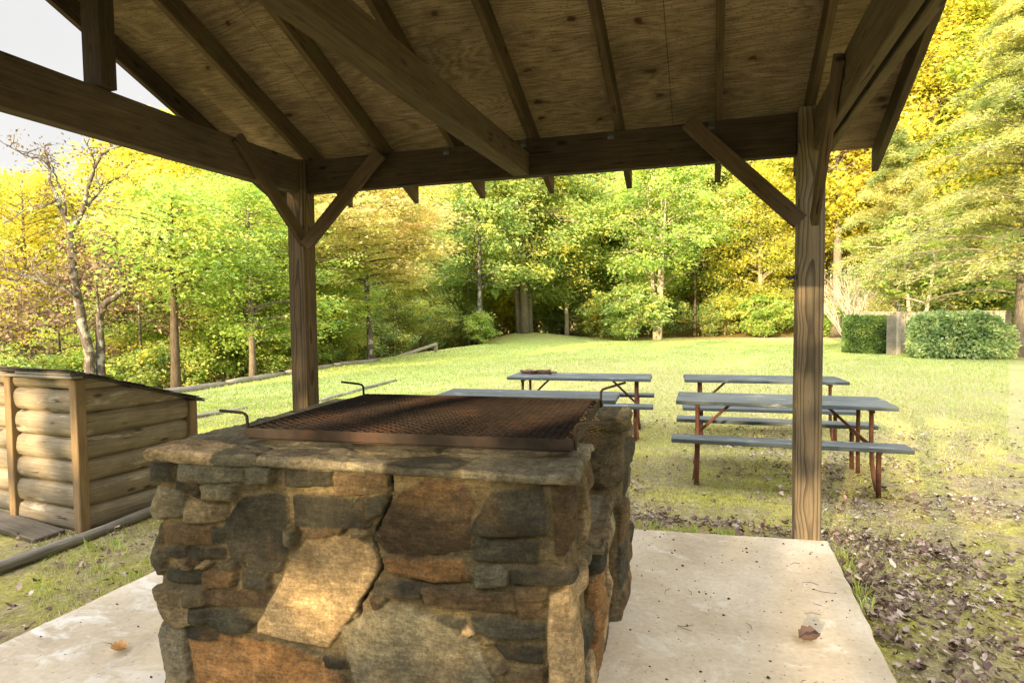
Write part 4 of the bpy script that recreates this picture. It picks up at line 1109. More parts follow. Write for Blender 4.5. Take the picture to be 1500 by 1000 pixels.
def grow_tree(seed, H, r0, R_, start, n_limb, leaves, lsize, prof='oval', rise=.7, droop=.35, subs=4, crad=.34, flat=.55, per=26, trunk_top=.95, lean=0.0, upbias=.6, width=.62, base_r=1.25, wob=.12, trunks=1, spread=.0):
    """returns wood mesh and leaf mesh (both around the origin, z up)"""
    rg = np.random.default_rng(seed); wood = Acc(); anchors = []
    for tk in range(trunks):
        ta = 2 * PI * tk / max(1, trunks) + rg.uniform(0, 1); sp_ = spread if trunks > 1 else 0
        pts = []; k_ = 9; wx, wy = 0, 0
        for i in range(k_):
            f = i / (k_ - 1)
            wx += rg.normal() * wob * H / 60; wy += rg.normal() * wob * H / 60
            pts.append(Vector((wx + lean * f * H + math.cos(ta) * sp_ * (.35 + f * 1.6), wy + math.sin(ta) * sp_ * (.35 + f * 1.6), -.25 + f * (H * trunk_top + .25))))
        rad = [r0 * ((1 - i / (k_ - 1)) ** .75 * .9 + .06) * (base_r if i == 0 else 1) for i in range(k_)]
        wood.tube(pts, rad, 8)
        def trunk_at(h):
            f = (h + .25) / (H * trunk_top + .25) * (k_ - 1); i = int(min(k_ - 2, max(0, f))); return pts[i].lerp(pts[i + 1], min(1, f - i)), rad[i]
        for b in range(n_limb // trunks):
            f = (b + rg.uniform(.1, .9)) / (n_limb // trunks); h = start + (H * trunk_top - start) * f ** .9
            az = b * 2.39996 + rg.uniform(-.5, .5) + tk
            if prof == 'oval': pr = math.sin(PI * min(1, .16 + f * .84)) ** .7
            elif prof == 'cone': pr = (1 - f) ** .8 * .95 + .07
            elif prof == 'tall': pr = .55 + .45 * math.sin(PI * (f * .8 + .15))
            elif prof == 'flat': pr = .75 + .25 * math.sin(PI * f)
            else: pr = 1
            L = R_ * pr * rg.uniform(.65, 1.12)
            p0, tr = trunk_at(h); p = p0.copy(); el = rise * rg.uniform(.7, 1.25) * (1 - .25 * f); seg = 5; bp = [p.copy()]
            for j in range(seg):
                dz = math.sin(el); dh = math.cos(el)
                p = p + Vector((math.cos(az) * dh, math.sin(az) * dh, dz)) * (L / seg)
                el -= droop * rg.uniform(.5, 1.4) / seg * 2; az += rg.normal() * .13; bp.append(p.copy())
            br = min(tr * .55, .02 + L * .017)
            wood.tube(bp, [br * (1 - .82 * j / seg) for j in range(seg + 1)], 5, cap=False)
            for j in range(2, seg + 1): anchors.append((bp[j], (bp[j] - bp[j - 1]).normalized()))
            for s_ in range(subs):
                q = rg.uniform(.3, 1); jj = int(q * seg * .999); a0 = bp[jj].lerp(bp[min(seg, jj + 1)], q * seg - jj)
                az2 = az + rg.choice((-1, 1)) * rg.uniform(.5, 1.2); el2 = rg.uniform(-.2, .55) * rise; L2 = L * rg.uniform(.22, .45)
                a1 = a0 + Vector((math.cos(az2) * math.cos(el2), math.sin(az2) * math.cos(el2), math.sin(el2))) * L2 * .55
                a2 = a1 + Vector((math.cos(az2 + .2) * math.cos(el2 - droop), math.sin(az2 + .2) * math.cos(el2 - droop), math.sin(el2 - droop))) * L2 * .5
                wood.tube([a0, a1, a2], [br * .42, br * .28, br * .1], 4, cap=False)
                anchors += [(a1, (a1 - a0).normalized()), (a2, (a2 - a1).normalized()), (a2, (a2 - a1).normalized())]
    A = np.array([tuple(a[0]) for a in anchors]); D = np.array([tuple(a[1]) for a in anchors])
    ncl = max(1, int(leaves / per)); pick = rg.integers(0, len(A), ncl)
    cen = A[pick] + rg.normal(size=(ncl, 3)) * crad * .5
    off = rg.normal(size=(ncl, per, 3)) * crad * np.array((1, 1, flat)) * rg.uniform(.5, 1.25, (ncl, 1, 1))
    P = (cen[:, None, :] + off).reshape(-1, 3)
    dirs = np.repeat(D[pick], per, 0) * np.array((1, 1, .4)) - np.array((0, 0, .35))
    V, F = leaf_quads(P, np.repeat(lsize * np.exp(rg.normal(0, .32, ncl)), per)[:, None], rg, upbias, width, dirs)
    ct = np.clip(rg.normal(.5, .25, ncl), 0, 1)
    hz = (P[:, 2] - P[:, 2].min()) / (np.ptp(P[:, 2]) + 1e-6)
    tint = np.clip(np.repeat(ct, per) + rg.normal(0, .13, len(P)) + (hz - .5) * .15, 0, 1)
    return wood.mesh('trunk'), np_mesh('crown', V, F, smooth=False, tint=tint)

def place_tree(meshes, x, y, lmat, wmat, name='tree', label=None, group=None, s=1.0, sz=None, rz=None, z=None, cat='tree', part=('trunk', 'crown')):
    root = empty(name, (x, y, (thz(x, y) - .03) if z is None else z), random.uniform(0, 6.28) if rz is None else rz, label, cat, group)
    root.scale = (s, s, sz if sz else s)
    for me, m, nm in ((meshes[0], wmat, part[0]), (meshes[1], lmat, part[1])):
        o = bpy.data.objects.new(nm, me); COL.objects.link(o); o.parent = root
        if not me.materials: me.materials.append(None)
        o.material_slots[0].link = 'OBJECT'; o.material_slots[0].material = m
    return root

# kinds
TALL = [grow_tree(101, 18, .24, 3.6, 3.2, 46, 26000, .20, 'tall', .75, .35, 4, .50, .6), grow_tree(102, 17, .2, 3.2, 2.2, 44, 26000, .19, 'tall', .6, .4, 4, .48, .6), grow_tree(103, 19, .22, 4.0, 4.5, 46, 26000, .205, 'tall', .9, .4, 4, .52, .6)]
MID = [grow_tree(111, 8.5, .15, 3.0, 1.1, 40, 28000, .11, 'oval', .55, .4, 4, .34, .5), grow_tree(112, 7.5, .13, 2.8, .7, 38, 28000, .105, 'oval', .5, .45, 4, .32, .45), grow_tree(113, 9.5, .16, 3.1, 1.6, 42, 28000, .115, 'tall', .7, .4, 4, .34, .5)]
LAYER = [grow_tree(121, 6.2, .11, 2.7, 1.7, 34, 20000, .10, 'flat', .28, .25, 5, .30, .22, upbias=1.4), grow_tree(122, 6.8, .13, 3.0, 1.0, 40, 22000, .10, 'oval', .35, .35, 5, .32, .28, upbias=1.2)]
UNDER = [grow_tree(131, 3.4, .05, 1.6, .25, 26, 5500, .15, 'oval', .6, .4, 3, .28, .5), grow_tree(132, 2.4, .04, 1.7, .12, 26, 5500, .14, 'oval', .7, .5, 3, .26, .5)]
RHODO = grow_tree(141, 3.0, .05, 2.1, .25, 36, 7500, .17, 'oval', .75, .5, 4, .26, .4, trunks=4, spread=.30)
BROWNY = grow_tree(151, 5.0, .05, 2.4, 2.0, 28, 5600, .10, 'flat', .35, .5, 5, .22, .6, upbias=.1)

# big named trees at the lawn edge
maple = grow_tree(201, 13.5, .27, 5.2, 2.0, 69, 60000, .17, 'oval', .5, .55, 5, .42, .55, trunks=3, spread=.80)
place_tree(maple, -10.55, 35.9, M['leaf_green'], M['bark'], 'tree', 'large green tree with three pale trunks standing together on a mound', rz=.4)
slim = grow_tree(202, 12, .17, 2.6, 2.8, 40, 17000, .16, 'tall', .5, .4, 4, .36, .5, wob=.05)
place_tree(slim, -11.75, 31.2, M['leaf_green'], M['bark_lichen'], 'tree', 'slender green tree with a straight dark trunk left of the three-trunked tree', rz=1.2)
dog = grow_tree(203, 6.4, .13, 2.7, 2.5, 40, 26000, .12, 'flat', .25, .25, 5, .34, .16, upbias=1.6, lean=-.05)
place_tree(dog, -11.25, 19.1, M['leaf_olive'], M['bark_lichen'], 'tree', 'small tree with flat layers of olive and pinkish leaves and a leaning pale trunk', rz=.0)
yel = grow_tree(204, 10.5, .15, 4.2, 2.6, 48, 21000, .17, 'oval', .8, .45, 4, .40, .5, trunks=3, spread=.34)
place_tree(yel, -2.9, 36.6, M['leaf_lime'], M['bark_pale'], 'tree', 'yellow-green tree with several pale stems opening like a fan', rz=.8)
place_tree(MID[2], -8.6, 38.4, M['leaf_green'], M['bark_pale'], 'tree', 'green tree with twin pale stems right of the three-trunked tree', rz=2.2)
place_tree(RHODO, -4.3, 35.6, M['leaf_green'], M['bark_pale'], 'shrub', 'broad green shrub on the lawn edge under the fan-shaped tree', s=1.0, cat='shrub', part=('stem', 'foliage'))
place_tree(RHODO, 3.0, 40.2, M['leaf_lime'], M['bark_pale'], 'shrub', 'pale yellow-green rounded shrub with pale stems just left of the right-hand post', s=.85, cat='shrub', part=('stem', 'foliage'), rz=2.0)
place_tree(LAYER[1], -11.9, 14.0, M['leaf_lime'], M['bark'], 'tree', 'bright lime-green layered tree to the left of the left-hand post', s=.80, rz=.5)
place_tree(LAYER[1], -13.0, 18.2, M['leaf_lime'], M['bark'], 'tree', 'lime-green layered tree standing farther behind the left-hand post', s=.85, rz=2.5)
tr257 = grow_tree(205, 4.8, .13, 1.5, 2.3, 26, 6500, .10, 'oval', .6, .4, 4, .36, .5, wob=.06)
place_tree(tr257, -12.2, 11.7, M['leaf_lime'], M['bark_dark'], 'tree', 'small leafy tree with a bare straight trunk behind the roof end of the log bin', rz=.3)
place_tree(UNDER[0], -11.55, 30.6, M['leaf_lime'], M['bark'], 'sapling', 'bright green sapling at the foot of the slender dark trunk', s=.5, cat='sapling')
place_tree(MID[0], 2.9, 41.5, M['leaf_yellow'], M['bark_pale'], 'tree', 'yellow tree with a thin pale trunk left of the right-hand post', s=1.25, rz=1.0)

# nearly bare tree behind the log bins
root = empty('bare_tree', (-14.0, 11.0, thz(-14.0, 11.0)), label='nearly leafless tree with two lichen covered trunks behind the log bins', cat='tree')
a = Acc(); rb = random.Random(5); tips = []
for r0_, r1_, pts in DEAD:
    pts = [Vector(p) for p in pts]
    if r0_ > .12: pts.insert(0, Vector((pts[0].x, pts[0].y, thz(-14, 11) - .2)))
    dense = []; dj = 0
    for i in range(len(pts) - 1):
        for k in range(3):
            dense.append(pts[i].lerp(pts[i + 1], k / 3))
    dense.append(pts[-1])
    nn = len(dense); ph = rb.uniform(0, 9)
    out = []
    for i, p in enumerate(dense):
        f = i / (nn - 1); w = .45 * f * math.sin(ph + f * 2.2) if r0_ < .12 else .12 * math.sin(ph + f * 3)
        out.append(p + Vector((.64, .77, 0)) * 0 + Vector((-.78, .63, 0)) * w + Vector((rb.uniform(-1, 1), rb.uniform(-1, 1), rb.uniform(-1, 1))) * .018)
    a.tube([q - Vector(root.location) for q in out], [(r0_ + (r1_ - r0_) * i / (nn - 1)) * .74 for i in range(nn)], 7)
    if r0_ < .12:
        for i in range(2, nn):
            for _ in range(2):
                if rb.random() < .75:
                    d = Vector((rb.uniform(-1, 1), rb.uniform(-1, 1), rb.uniform(-.5, 1))).normalized(); l = rb.uniform(.15, .55)
                    p1 = out[i] + d * l * .5; p2 = p1 + (d + Vector((rb.uniform(-.5, .5), rb.uniform(-.5, .5), rb.uniform(-.3, .6)))) * l * .5
                    a.tube([out[i] - Vector(root.location), p1 - Vector(root.location), p2 - Vector(root.location)], [.011, .008, .004], 4, cap=False)
                    if rb.random() < .5: tips.append(p2 - Vector(root.location))
o = link_mesh('trunk', a.mesh('trunk'), M['bark_lichen'], root)
rgd = np.random.default_rng(9); tp_ = np.array([tuple(p) for p in tips]); tp_ = np.repeat(tp_, 9, 0) + rgd.normal(size=(len(tips) * 9, 3)) * .10
V, F = leaf_quads(tp_, .075, rgd, .1)
link_mesh('leaves', np_mesh('leaves', V, F, False, tint=rgd.uniform(0, 1, len(F))), M['leaf_brown'], root)
place_tree(BROWNY, -14.6, 12.9, M['leaf_brown'], M['bark_lichen'], 'withered_tree', 'thin tree with withered brown leaves beside the nearly leafless tree', s=1.05, rz=.9)
place_tree(BROWNY, -16.9, 12.4, M['leaf_brown'], M['bark_lichen'], 'withered_tree', 'thin tree with withered brown leaves at the far left', s=1.0, rz=2.9)

# hemlock on the right with its massive trunk
hem = grow_tree(301, 12.6, .50, 5.2, 1.9, 110, 0, .1, 'cone', .22, .42, 3, .2, base_r=1.3) if False else None
def hemlock(seed, H, r0, R_, n_br, z0):
    rg = np.random.default_rng(seed); wood = Acc(); P = []; D = []; T = []
    wood.tube([(0, 0, -.3), (0, 0, .5), (.03, 0, 2), (.05, .02, 5), (.03, .03, 9), (.0, .0, H)], [r0 * 1.35, r0 * 1.05, r0 * .9, r0 * .6, r0 * .3, .02], 10)
    for b in range(n_br):
        f = (b + rg.uniform()) / n_br; h = z0 + (H - z0) * f; az = b * 2.4 + rg.uniform(-.4, .4)
        L = R_ * ((1 - f) ** .85 + .04) * rg.uniform(.55, 1.15); el = .42 - .15 * f + rg.normal() * .12; p = Vector((.03, 0, h)); bp = [p.copy()]; seg = 7
        for j in range(seg):
            p = p + Vector((math.cos(az) * math.cos(el), math.sin(az) * math.cos(el), math.sin(el))) * L / seg; el -= .15 * rg.uniform(.2, 1.7); az += rg.normal() * .06; bp.append(p.copy())
        br = .012 + L * .0085
        wood.tube(bp, [br * (1 - .85 * j / seg) for j in range(seg + 1)], 5, cap=False)
        side = Vector((-math.sin(az), math.cos(az), 0)); ct = rg.normal(.5, .2)
        dens = 1.15 if f > .1 else .7
        for j in range(1 if f > .12 else 2, seg + 1):
            for q in range(int(9 * dens + rg.uniform())):
                sg = rg.choice((-1, 1)); l2 = L * .26 * (1 - .55 * j / seg) * rg.uniform(.5, 1.2) + .1
                a0 = bp[j - 1].lerp(bp[j], rg.uniform()); d = ((bp[j] - bp[j - 1]).normalized() * .7 + side * sg * rg.uniform(.3, 1)).normalized()
                a1 = a0 + d * l2 - Vector((0, 0, .18 * l2))
                if rg.uniform() < .5: wood.tube([a0, a1], [.006, .003], 3, cap=False)
                for m in range(11):
                    g = rg.uniform(.1, 1); pp = a0.lerp(a1, g); P.append((pp.x + rg.normal() * .05, pp.y + rg.normal() * .05, pp.z + rg.normal() * .09)); D.append(tuple(d * .8 + side * sg * rg.uniform(-.3, .6) - Vector((0, 0, .35)))); T.append(ct + rg.normal() * .14)
    V, F = leaf_quads(np.array(P), .17, rg, 1.0, .24, np.array(D), .02)
    return wood.mesh('trunk'), np_mesh('crown', V, F, False, tint=np.clip(T, 0, 1))
place_tree(hemlock(301, 12.8, .44, 5.6, 135, 1.9), 9.95, 24.6, M['needle'], M['bark'], 'conifer_tree', 'big feathery conifer with a massive grey trunk at the right edge', rz=.6)
place_tree(hemlock(302, 9.5, .16, 3.4, 70, 1.4), 7.6, 31.0, M['needle'], M['bark_pale'], 'conifer_tree', 'smaller conifer behind the fence left of the massive trunk', rz=2.0)
fork = grow_tree(305, 5.5, .10, 2.2, 1.6, 22, 3500, .13, 'flat', .5, .3, 4, .3, .3, trunks=2, spread=.45)
place_tree(fork, 8.0, 29.2, M['leaf_lime'], M['twig_white'], 'tree', 'small tree with a pale forked trunk behind the fence', rz=1.3)
big = grow_tree(306, 17, .30, 4.2, 6.5, 44, 9000, .28, 'oval', .7, .4, 4, .5, .6)
place_tree(big, 7.0, 40.5, M['leaf_yellow'], M['bark'], 'tree', 'tall yellow tree whose thick grey trunk shows beside the whitish bare shrub')

# leafless whitish shrub
a = Acc(); rb = random.Random(3)
def twig(p, d, L, r, lev):
    q = p + d * L * .5 + Vector((rb.uniform(-.05, .05), rb.uniform(-.05, .05), .02)) * L; e = q + (d + Vector((rb.uniform(-.2, .2), rb.uniform(-.2, .2), rb.uniform(-.05, .25)))).normalized() * L * .5
    a.tube([p, q, e], [r, r * .8, r * .55], 4, cap=False)
    if lev > 0:
        for _ in range(3 if lev > 1 else 4):
            dd = (d + Vector((rb.uniform(-.6, .6), rb.uniform(-.6, .6), rb.uniform(-.25, .35)))).normalized()
            twig(q.lerp(e, rb.uniform(0, 1)), dd, L * rb.uniform(.5, .75), r * .55, lev - 1)
for i in range(17):
    az = rb.uniform(0, 6.28); s_ = rb.uniform(.1, .85)
    twig(Vector((math.cos(az) * .12, math.sin(az) * .12, -.05)), Vector((math.cos(az) * s_, math.sin(az) * s_, 1)).normalized(), rb.uniform(1.2, 1.6), .028, 3)
sh = link_mesh('bare_shrub', a.mesh('bare_shrub'), M['twig_white'], None, (5.75, 29.6, thz(5.75, 29.6) + .1)); sh.scale = (1.05, 1.05, 1.12)
tag(sh, 'whitish leafless shrub fanning out behind the clipped hedge', 'shrub')

# hedge, leafy shrub, fence, lantern
def shell_leaves(seed, n_, fn, size, upb=.3, width=.6):
    rg = np.random.default_rng(seed); P, O = fn(rg, n_)
    return rg, P, O
def hedge_mesh(name, seed, L, W, H, n_, size, rough=.05, lump=.0, rnd=.5):
    rg = np.random.default_rng(seed); P = []; D = []
    while len(P) < n_:
        # rounded box / ellipsoid surface sample
        v = rg.normal(size=3); v /= np.linalg.norm(v)
        if v[2] < -.75: continue
        e = rnd
        q = np.sign(v) * np.abs(v) ** e; q /= max(1e-6, np.max(np.abs(q)) ** (1 - e * .55))
        k = 1 + lump * float(fbm(np.array([q[0] * 2.6 + seed]), np.array([q[1] * 2.6 + q[2] * 1.3]), seed=seed, oct=2)[0]) - abs(rg.normal()) * rough
        p = q * np.array((L / 2, W / 2, H / 2)) * k + np.array((0, 0, H / 2)); 
        if p[2] < .02: p[2] = rg.uniform(.02, .15)
        P.append(p); D.append(v + np.array((0, 0, .3)))
    P = np.array(P); D = np.array(D)
    V, F = leaf_quads(P, size, rg, .2, .58, D)
    cl = fbm(P[:, 0] * 3, P[:, 1] * 3 + P[:, 2] * 3, seed=seed, oct=2) * .5
    return np_mesh(name, V, F, False, tint=np.clip(.5 + cl + rg.normal(0, .16, n_), 0, 1))
def core_mesh(L, W, H):
    bm = bmesh.new(); bmesh.ops.create_icosphere(bm, subdivisions=4, radius=1)
    for v in bm.verts:
        q = [math.copysign(abs(c) ** .6, c) for c in v.co]; v.co = Vector((q[0] * L * .36, q[1] * W * .36, q[2] * H * .36 + H * .42)) * (1 + .05 * math.sin(v.co.x * 7 + v.co.z * 5))
    return bm_mesh('inner_growth', bm, True)
hz_ = thz(5.9, 25.9)
def box_hedge(seed, L, W, H, n_, size):
    rg = np.random.default_rng(seed); ar = np.array((W * H, W * H, L * H, L * H, L * W)); f = rg.choice(5, n_, p=ar / ar.sum())
    u = rg.uniform(-.5, .5, (n_, 3)); D = np.zeros((n_, 3))
    for k, (ax, sg) in enumerate(((0, -1), (0, 1), (1, -1), (1, 1), (2, 1))):
        m = f == k; u[m, ax] = sg * .5; D[m, ax] = sg
    P = u * np.array((L, W, H)); r = 1 - .10 * (np.abs(u[:, 0] * 2) ** 6 + np.abs(u[:, 1] * 2) ** 6 + np.abs(u[:, 2] * 2) ** 6 > 1.6)
    bump = .07 * fbm(P[:, 0] * 3.1 + 5, P[:, 2] * 3.1 + P[:, 1] * 2, seed=seed, oct=3) - np.abs(rg.normal(0, .04, n_))
    P = P * r[:, None] + D * bump[:, None]; P[:, 2] += H / 2; P[:, 2] = np.maximum(P[:, 2], .03)
    D[:, 2] += .35
    V, F = leaf_quads(P, size, rg, .2, .6, D)
    return np_mesh('foliage', V, F, False, tint=np.clip(.5 + .6 * fbm(P[:, 0] * 2.5, P[:, 2] * 2.5, seed=seed + 1, oct=3) + rg.normal(0, .18, n_), 0, 1))
hd = empty('clipped_hedge', (5.55, 26.0, hz_ - .03), R(-8), 'dark green hedge clipped square, left of the fence end', 'hedge')
link_mesh('foliage', box_hedge(41, 1.5, 1.5, 1.36, 17000, .085), M['hedge_leaf'], hd)
bm = bmesh.new(); add_box(bm, (0, 0, .58), (1.15, 1.15, 1.1)); link_mesh('inner_growth', bm_mesh('inner_growth', bm), M['bark_dark'], hd)
hd = empty('leafy_shrub', (7.5, 23.6, thz(7.62, 23.6) - .04), R(-4), 'wide loose shrub with pale green leaves in front of the fence', 'shrub')
link_mesh('foliage', hedge_mesh('foliage', 42, 2.55, 1.6, 1.45, 17000, .12, .14, .30, .75), M['shrub_leaf'], hd); link_mesh('inner_growth', core_mesh(2.1, 1.1, 1.0), M['hedge_leaf'], hd)
fence = empty('board_fence', (6.15, 24.9, thz(6.15, 24.9)), R(-3), 'pale board fence running behind the hedge and the leafy shrub', 'fence')
bm = bmesh.new()
for i in range(28): add_box(bm, (-.75 + i * .17, 1.75, .74), (.155, .022, 1.48 + random.uniform(-.02, .02)), .003)
me = bm_mesh('boards', bm); link_mesh('boards', me, M['fence'], fence)
bm = bmesh.new(); add_box(bm, (1.55, 1.765, 1.49), (4.9, .09, .04), .003); link_mesh('top_rail', bm_mesh('top_rail', bm), M['fence'], fence)
gate = empty('fence_panel', (6.06, 24.5, thz(6.06, 24.5)), R(24), 'narrow vertical board panel between the clipped hedge and the leafy shrub', 'fence')
bm = bmesh.new()
for i in range(3): add_box(bm, (-.24 + i * .115, 0, .70), (.11, .02, 1.38), .003)
link_mesh('boards', bm_mesh('boards', bm), M['grey_wood'], gate)
bm = bmesh.new(); add_box(bm, (.15, .01, .74), (.11, .11, 1.54), .006); link_mesh('gate_post', bm_mesh('gate_post', bm), M['fence'], gate)
lan = empty('garden_lantern', (6.78, 26.9, thz(6.78, 26.9)), label='small dark lantern on a post showing above the fence', cat='lantern')
a = Acc(); a.tube([(0, 0, 0), (0, 0, 1.55)], .035, 8); link_mesh('lamp_post', a.mesh('lamp_post'), M['dark_metal'], lan)
a = Acc(); a.tube([(0, 0, 1.55), (0, 0, 1.57), (0, 0, 1.60), (0, 0, 1.76), (0, 0, 1.77), (0, 0, 1.84), (0, 0, 1.88)], [.04, .075, .06, .085, .11, .03, .008], 8); link_mesh('lamp_head', a.mesh('lamp_head', False), M['dark_metal'], lan)

# ------------------------------------------------------------------ the woods, tree by tree
def polar(az, d): return d * math.sin(R(az)), d * math.cos(R(az))
rw = random.Random(21)
KIND = {'leaf_yellow': 'yellow leaved tree in the sunlit wood', 'leaf_lime': 'yellow-green tree in the sunlit wood', 'leaf_green': 'mid green tree in the wood', 'leaf_dark': 'dark green tree in the wood'}
def wood(az, d, lib, col, s, where, sz=None, wm='bark'):
    x, y = polar(az, d)
    g = KIND[col] + ' ' + where
    place_tree(lib[rw.randrange(len(lib))], x, y, M[col], M[wm], 'woodland_tree', g, g + ' (repeated)' if False else g + 's'.replace('s', ''), s, sz)
Y_, L_, G_, D_ = 'leaf_yellow', 'leaf_lime', 'leaf_green', 'leaf_dark'
# left valley
W_ = 'beyond the log bins on the left'
for az, d, c, s in ((-60, 20, L_, .42), (-57.5, 26, Y_, .62), (-55.5, 33, Y_, 1.02), (-53.5, 24, L_, .52), (-52, 36, Y_, .72), (-50.5, 28, L_, .56), (-49, 22, L_, .46), (-47.5, 27, L_, .78), (-46, 34, Y_, 1.78), (-44, 25, L_, .85), (-43, 33, Y_, 1.6), (-41, 30, Y_, 1.25), (-40.5, 22, L_, .72), (-38, 31, Y_, 1.3), (-58.5, 38, Y_, 1.2), (-61, 30, Y_, 1.0), (-54.5, 44, Y_, 1.25), (-50, 45, Y_, .95), (-47.5, 46, Y_, 1.35), (-57, 48, Y_, 1.45), (-52, 52, Y_, 1.05), (-45.5, 20.5, L_, .62), (-48.5, 38, L_, 1.0)):
    wood(az, d, MID, c, s, W_)
# behind the dogwood
W_ = 'between the left-hand post and the three-trunked tree'
for az, d, c, s in ((-35.8, 25, L_, .72), (-33.2, 29, G_, .72), (-36, 34, Y_, 1.35), (-31, 33, G_, .8), (-32.5, 38, Y_, 1.45), (-28.3, 31, G_, .62), (-26, 34, G_, .75), (-29, 41, Y_, 1.5), (-24.5, 40, G_, 1.1), (-26.5, 46, Y_, 1.6), (-22, 43, Y_, 1.2), (-34.2, 33, Y_, 1.05), (-38, 27, L_, .9)):
    wood(az, d, MID, c, s, W_)
# far centre
W_ = 'behind the far lawn'
for az, d, c, s in ((-21, 47, L_, .85), (-19, 54, Y_, .95), (-17, 49, G_, .9), (-15.5, 57, Y_, 1.0), (-14, 48, L_, .8), (-12.5, 44, G_, .7), (-11.5, 55, Y_, 1.0), (-10, 46, G_, .8), (-8, 49, Y_, .9), (-6.5, 45, G_, .72), (-5, 53, Y_, 1.0), (-3.2, 45, L_, .8), (-2, 51, Y_, 1.0), (-.5, 44, G_, .85), (.5, 54, Y_, 1.05), (1.8, 46, L_, .95), (3.2, 52, Y_, 1.1), (-23, 53, Y_, .9), (-30, 52, Y_, .9), (-34, 50, Y_, .9), (-38.5, 48, Y_, .8), (-26, 56, Y_, 1.0), (-8.5, 60, Y_, 1.1), (-17.5, 62, Y_, 1.05)):
    wood(az, d, TALL, c, s, W_, wm='bark_pale' if c == Y_ else 'bark')
# hillside on the right
W_ = 'on the hillside to the right'
for az, d, c, s in ((4.5, 47, Y_, 1.05), (6, 54, Y_, 1.15), (7.5, 45, Y_, 1.0), (9, 51, Y_, 1.15), (10.8, 46, Y_, 1.05), (12.2, 54, Y_, 1.2), (13.4, 45, Y_, 1.05), (15, 50, L_, 1.1), (16.4, 44, Y_, 1.05), (17.8, 53, Y_, 1.2), (19, 46, L_, 1.1), (20.5, 52, Y_, 1.2), (22, 45, Y_, 1.1), (23.8, 50, Y_, 1.2), (25.5, 45, L_, 1.1), (14.2, 62, Y_, 1.3), (18.6, 64, Y_, 1.35), (22.8, 62, Y_, 1.3), (10, 63, Y_, 1.3), (5.5, 64, Y_, 1.2)):
    wood(az, d, TALL, c, s, W_)
# undergrowth along the wood edge
W2 = 'low leafy bush in the shade along the edge of the wood'
for az, d, c, s in ((-34, 23.5, G_, .55), (-31.5, 26, D_, .6), (-28.5, 29.5, D_, .6), (-23.5, 38.5, D_, .7), (-20.2, 40, G_, .55), (-14.2, 41, D_, .7), (-11.3, 40.5, D_, .8), (-9.4, 39.5, G_, 1.0), (-3.2, 40, D_, .7), (-.6, 41, D_, .7), (1.2, 41.5, G_, .8), (6.3, 43, G_, .8), (9.5, 42, L_, .9), (13, 38, L_, 1.0), (16.5, 34, G_, 1.0), (18.5, 32, D_, 1.1), (20.5, 31, G_, 1.1), (-40.5, 20, L_, .7), (-44, 19.5, L_, .6), (-47, 19, G_, .6), (-53, 19.5, L_, .6), (-56.5, 19, G_, .6), (-50, 21, Y_, .7), (-36.8, 22.5, L_, .7), (-6, 42, D_, .8)):
    x, y = polar(az, d); g = W2
    place_tree(UNDER[rw.randrange(2)], x, y, M[c], M['bark'], 'bush', W2, 'bushes along the edge of the wood', s, cat='bush', part=('stem', 'foliage'))
for az, d, c, s in ((-33.5, 36, Y_, 1.5), (-31, 40, Y_, 1.7), (-28.8, 37, Y_, 1.5), (-26.5, 42, Y_, 1.7), (-24, 45, Y_, 1.7), (-21.8, 46, Y_, 1.6), (-19.5, 45, Y_, 1.6), (-17.5, 46, Y_, 1.7), (-15.6, 45, Y_, 1.6), (-13.2, 46, Y_, 1.6), (-11, 45, L_, 1.6), (-8, 46, L_, 1.5), (-5, 46, Y_, 1.5), (-2, 46, L_, 1.5), (.8, 46, Y_, 1.5), (3.4, 47, Y_, 1.6)):  # bright bushes added to stand for light glowing between the trunks
    x, y = polar(az, d)
    place_tree(UNDER[rw.randrange(2)], x, y, M[c], M['bark'], 'bush', 'golden bush added as the glow of light between the trunks of the wood', 'golden bushes added for glow among the trunks', s, cat='bush', part=('stem', 'foliage'))
# thin dark trunks in the shade of the wood
poles = [grow_tree(161, 11, .10, 1.6, 6, 16, 1200, .22, 'tall', .6, .3, 3, .4), grow_tree(162, 12, .13, 1.6, 7, 16, 1200, .22, 'tall', .6, .3, 3, .4)]
for i in range(34):
    az = rw.choice((rw.uniform(-33, -19), rw.uniform(-16, 3), rw.uniform(-44, -34))); d = rw.uniform(40, 50) if az > -19 else (rw.uniform(39, 50) if az > -34 else rw.uniform(24, 34)); x, y = polar(az, d)
    place_tree(poles[i % 2], x, y, M['leaf_green' if az > -30 else 'leaf_lime'], M[rw.choice(('bark', 'bark_dark', 'bark_pale'))], 'slender_tree', 'slender bare-stemmed tree in the shade of the wood', 'slender trunks in the wood', rw.uniform(.8, 1.1), cat='tree')

# the wood behind the viewer: one far mass whose gaps let the low sun through
rgw = np.random.default_rng(98); V = []; 
cl = []
for i in range(400):
    cl.append((rgw.uniform(-17, 14), rgw.uniform(-22, -15), rgw.uniform(.2, 11.5)))
cl = np.array(cl)
P = (np.repeat(cl, 70, 0) + rgw.normal(size=(len(cl) * 70, 3)) * np.array((.52, .52, .48)))
V, F = leaf_quads(P, .46, rgw, .3)
bw = link_mesh('woodland', np_mesh('woodland', V, F, False, tint=rgw.uniform(0, .5, len(F))), M['leaf_dark']); tag(bw, 'dense wood on the side of the clearing where the low sun stands', kind='stuff')

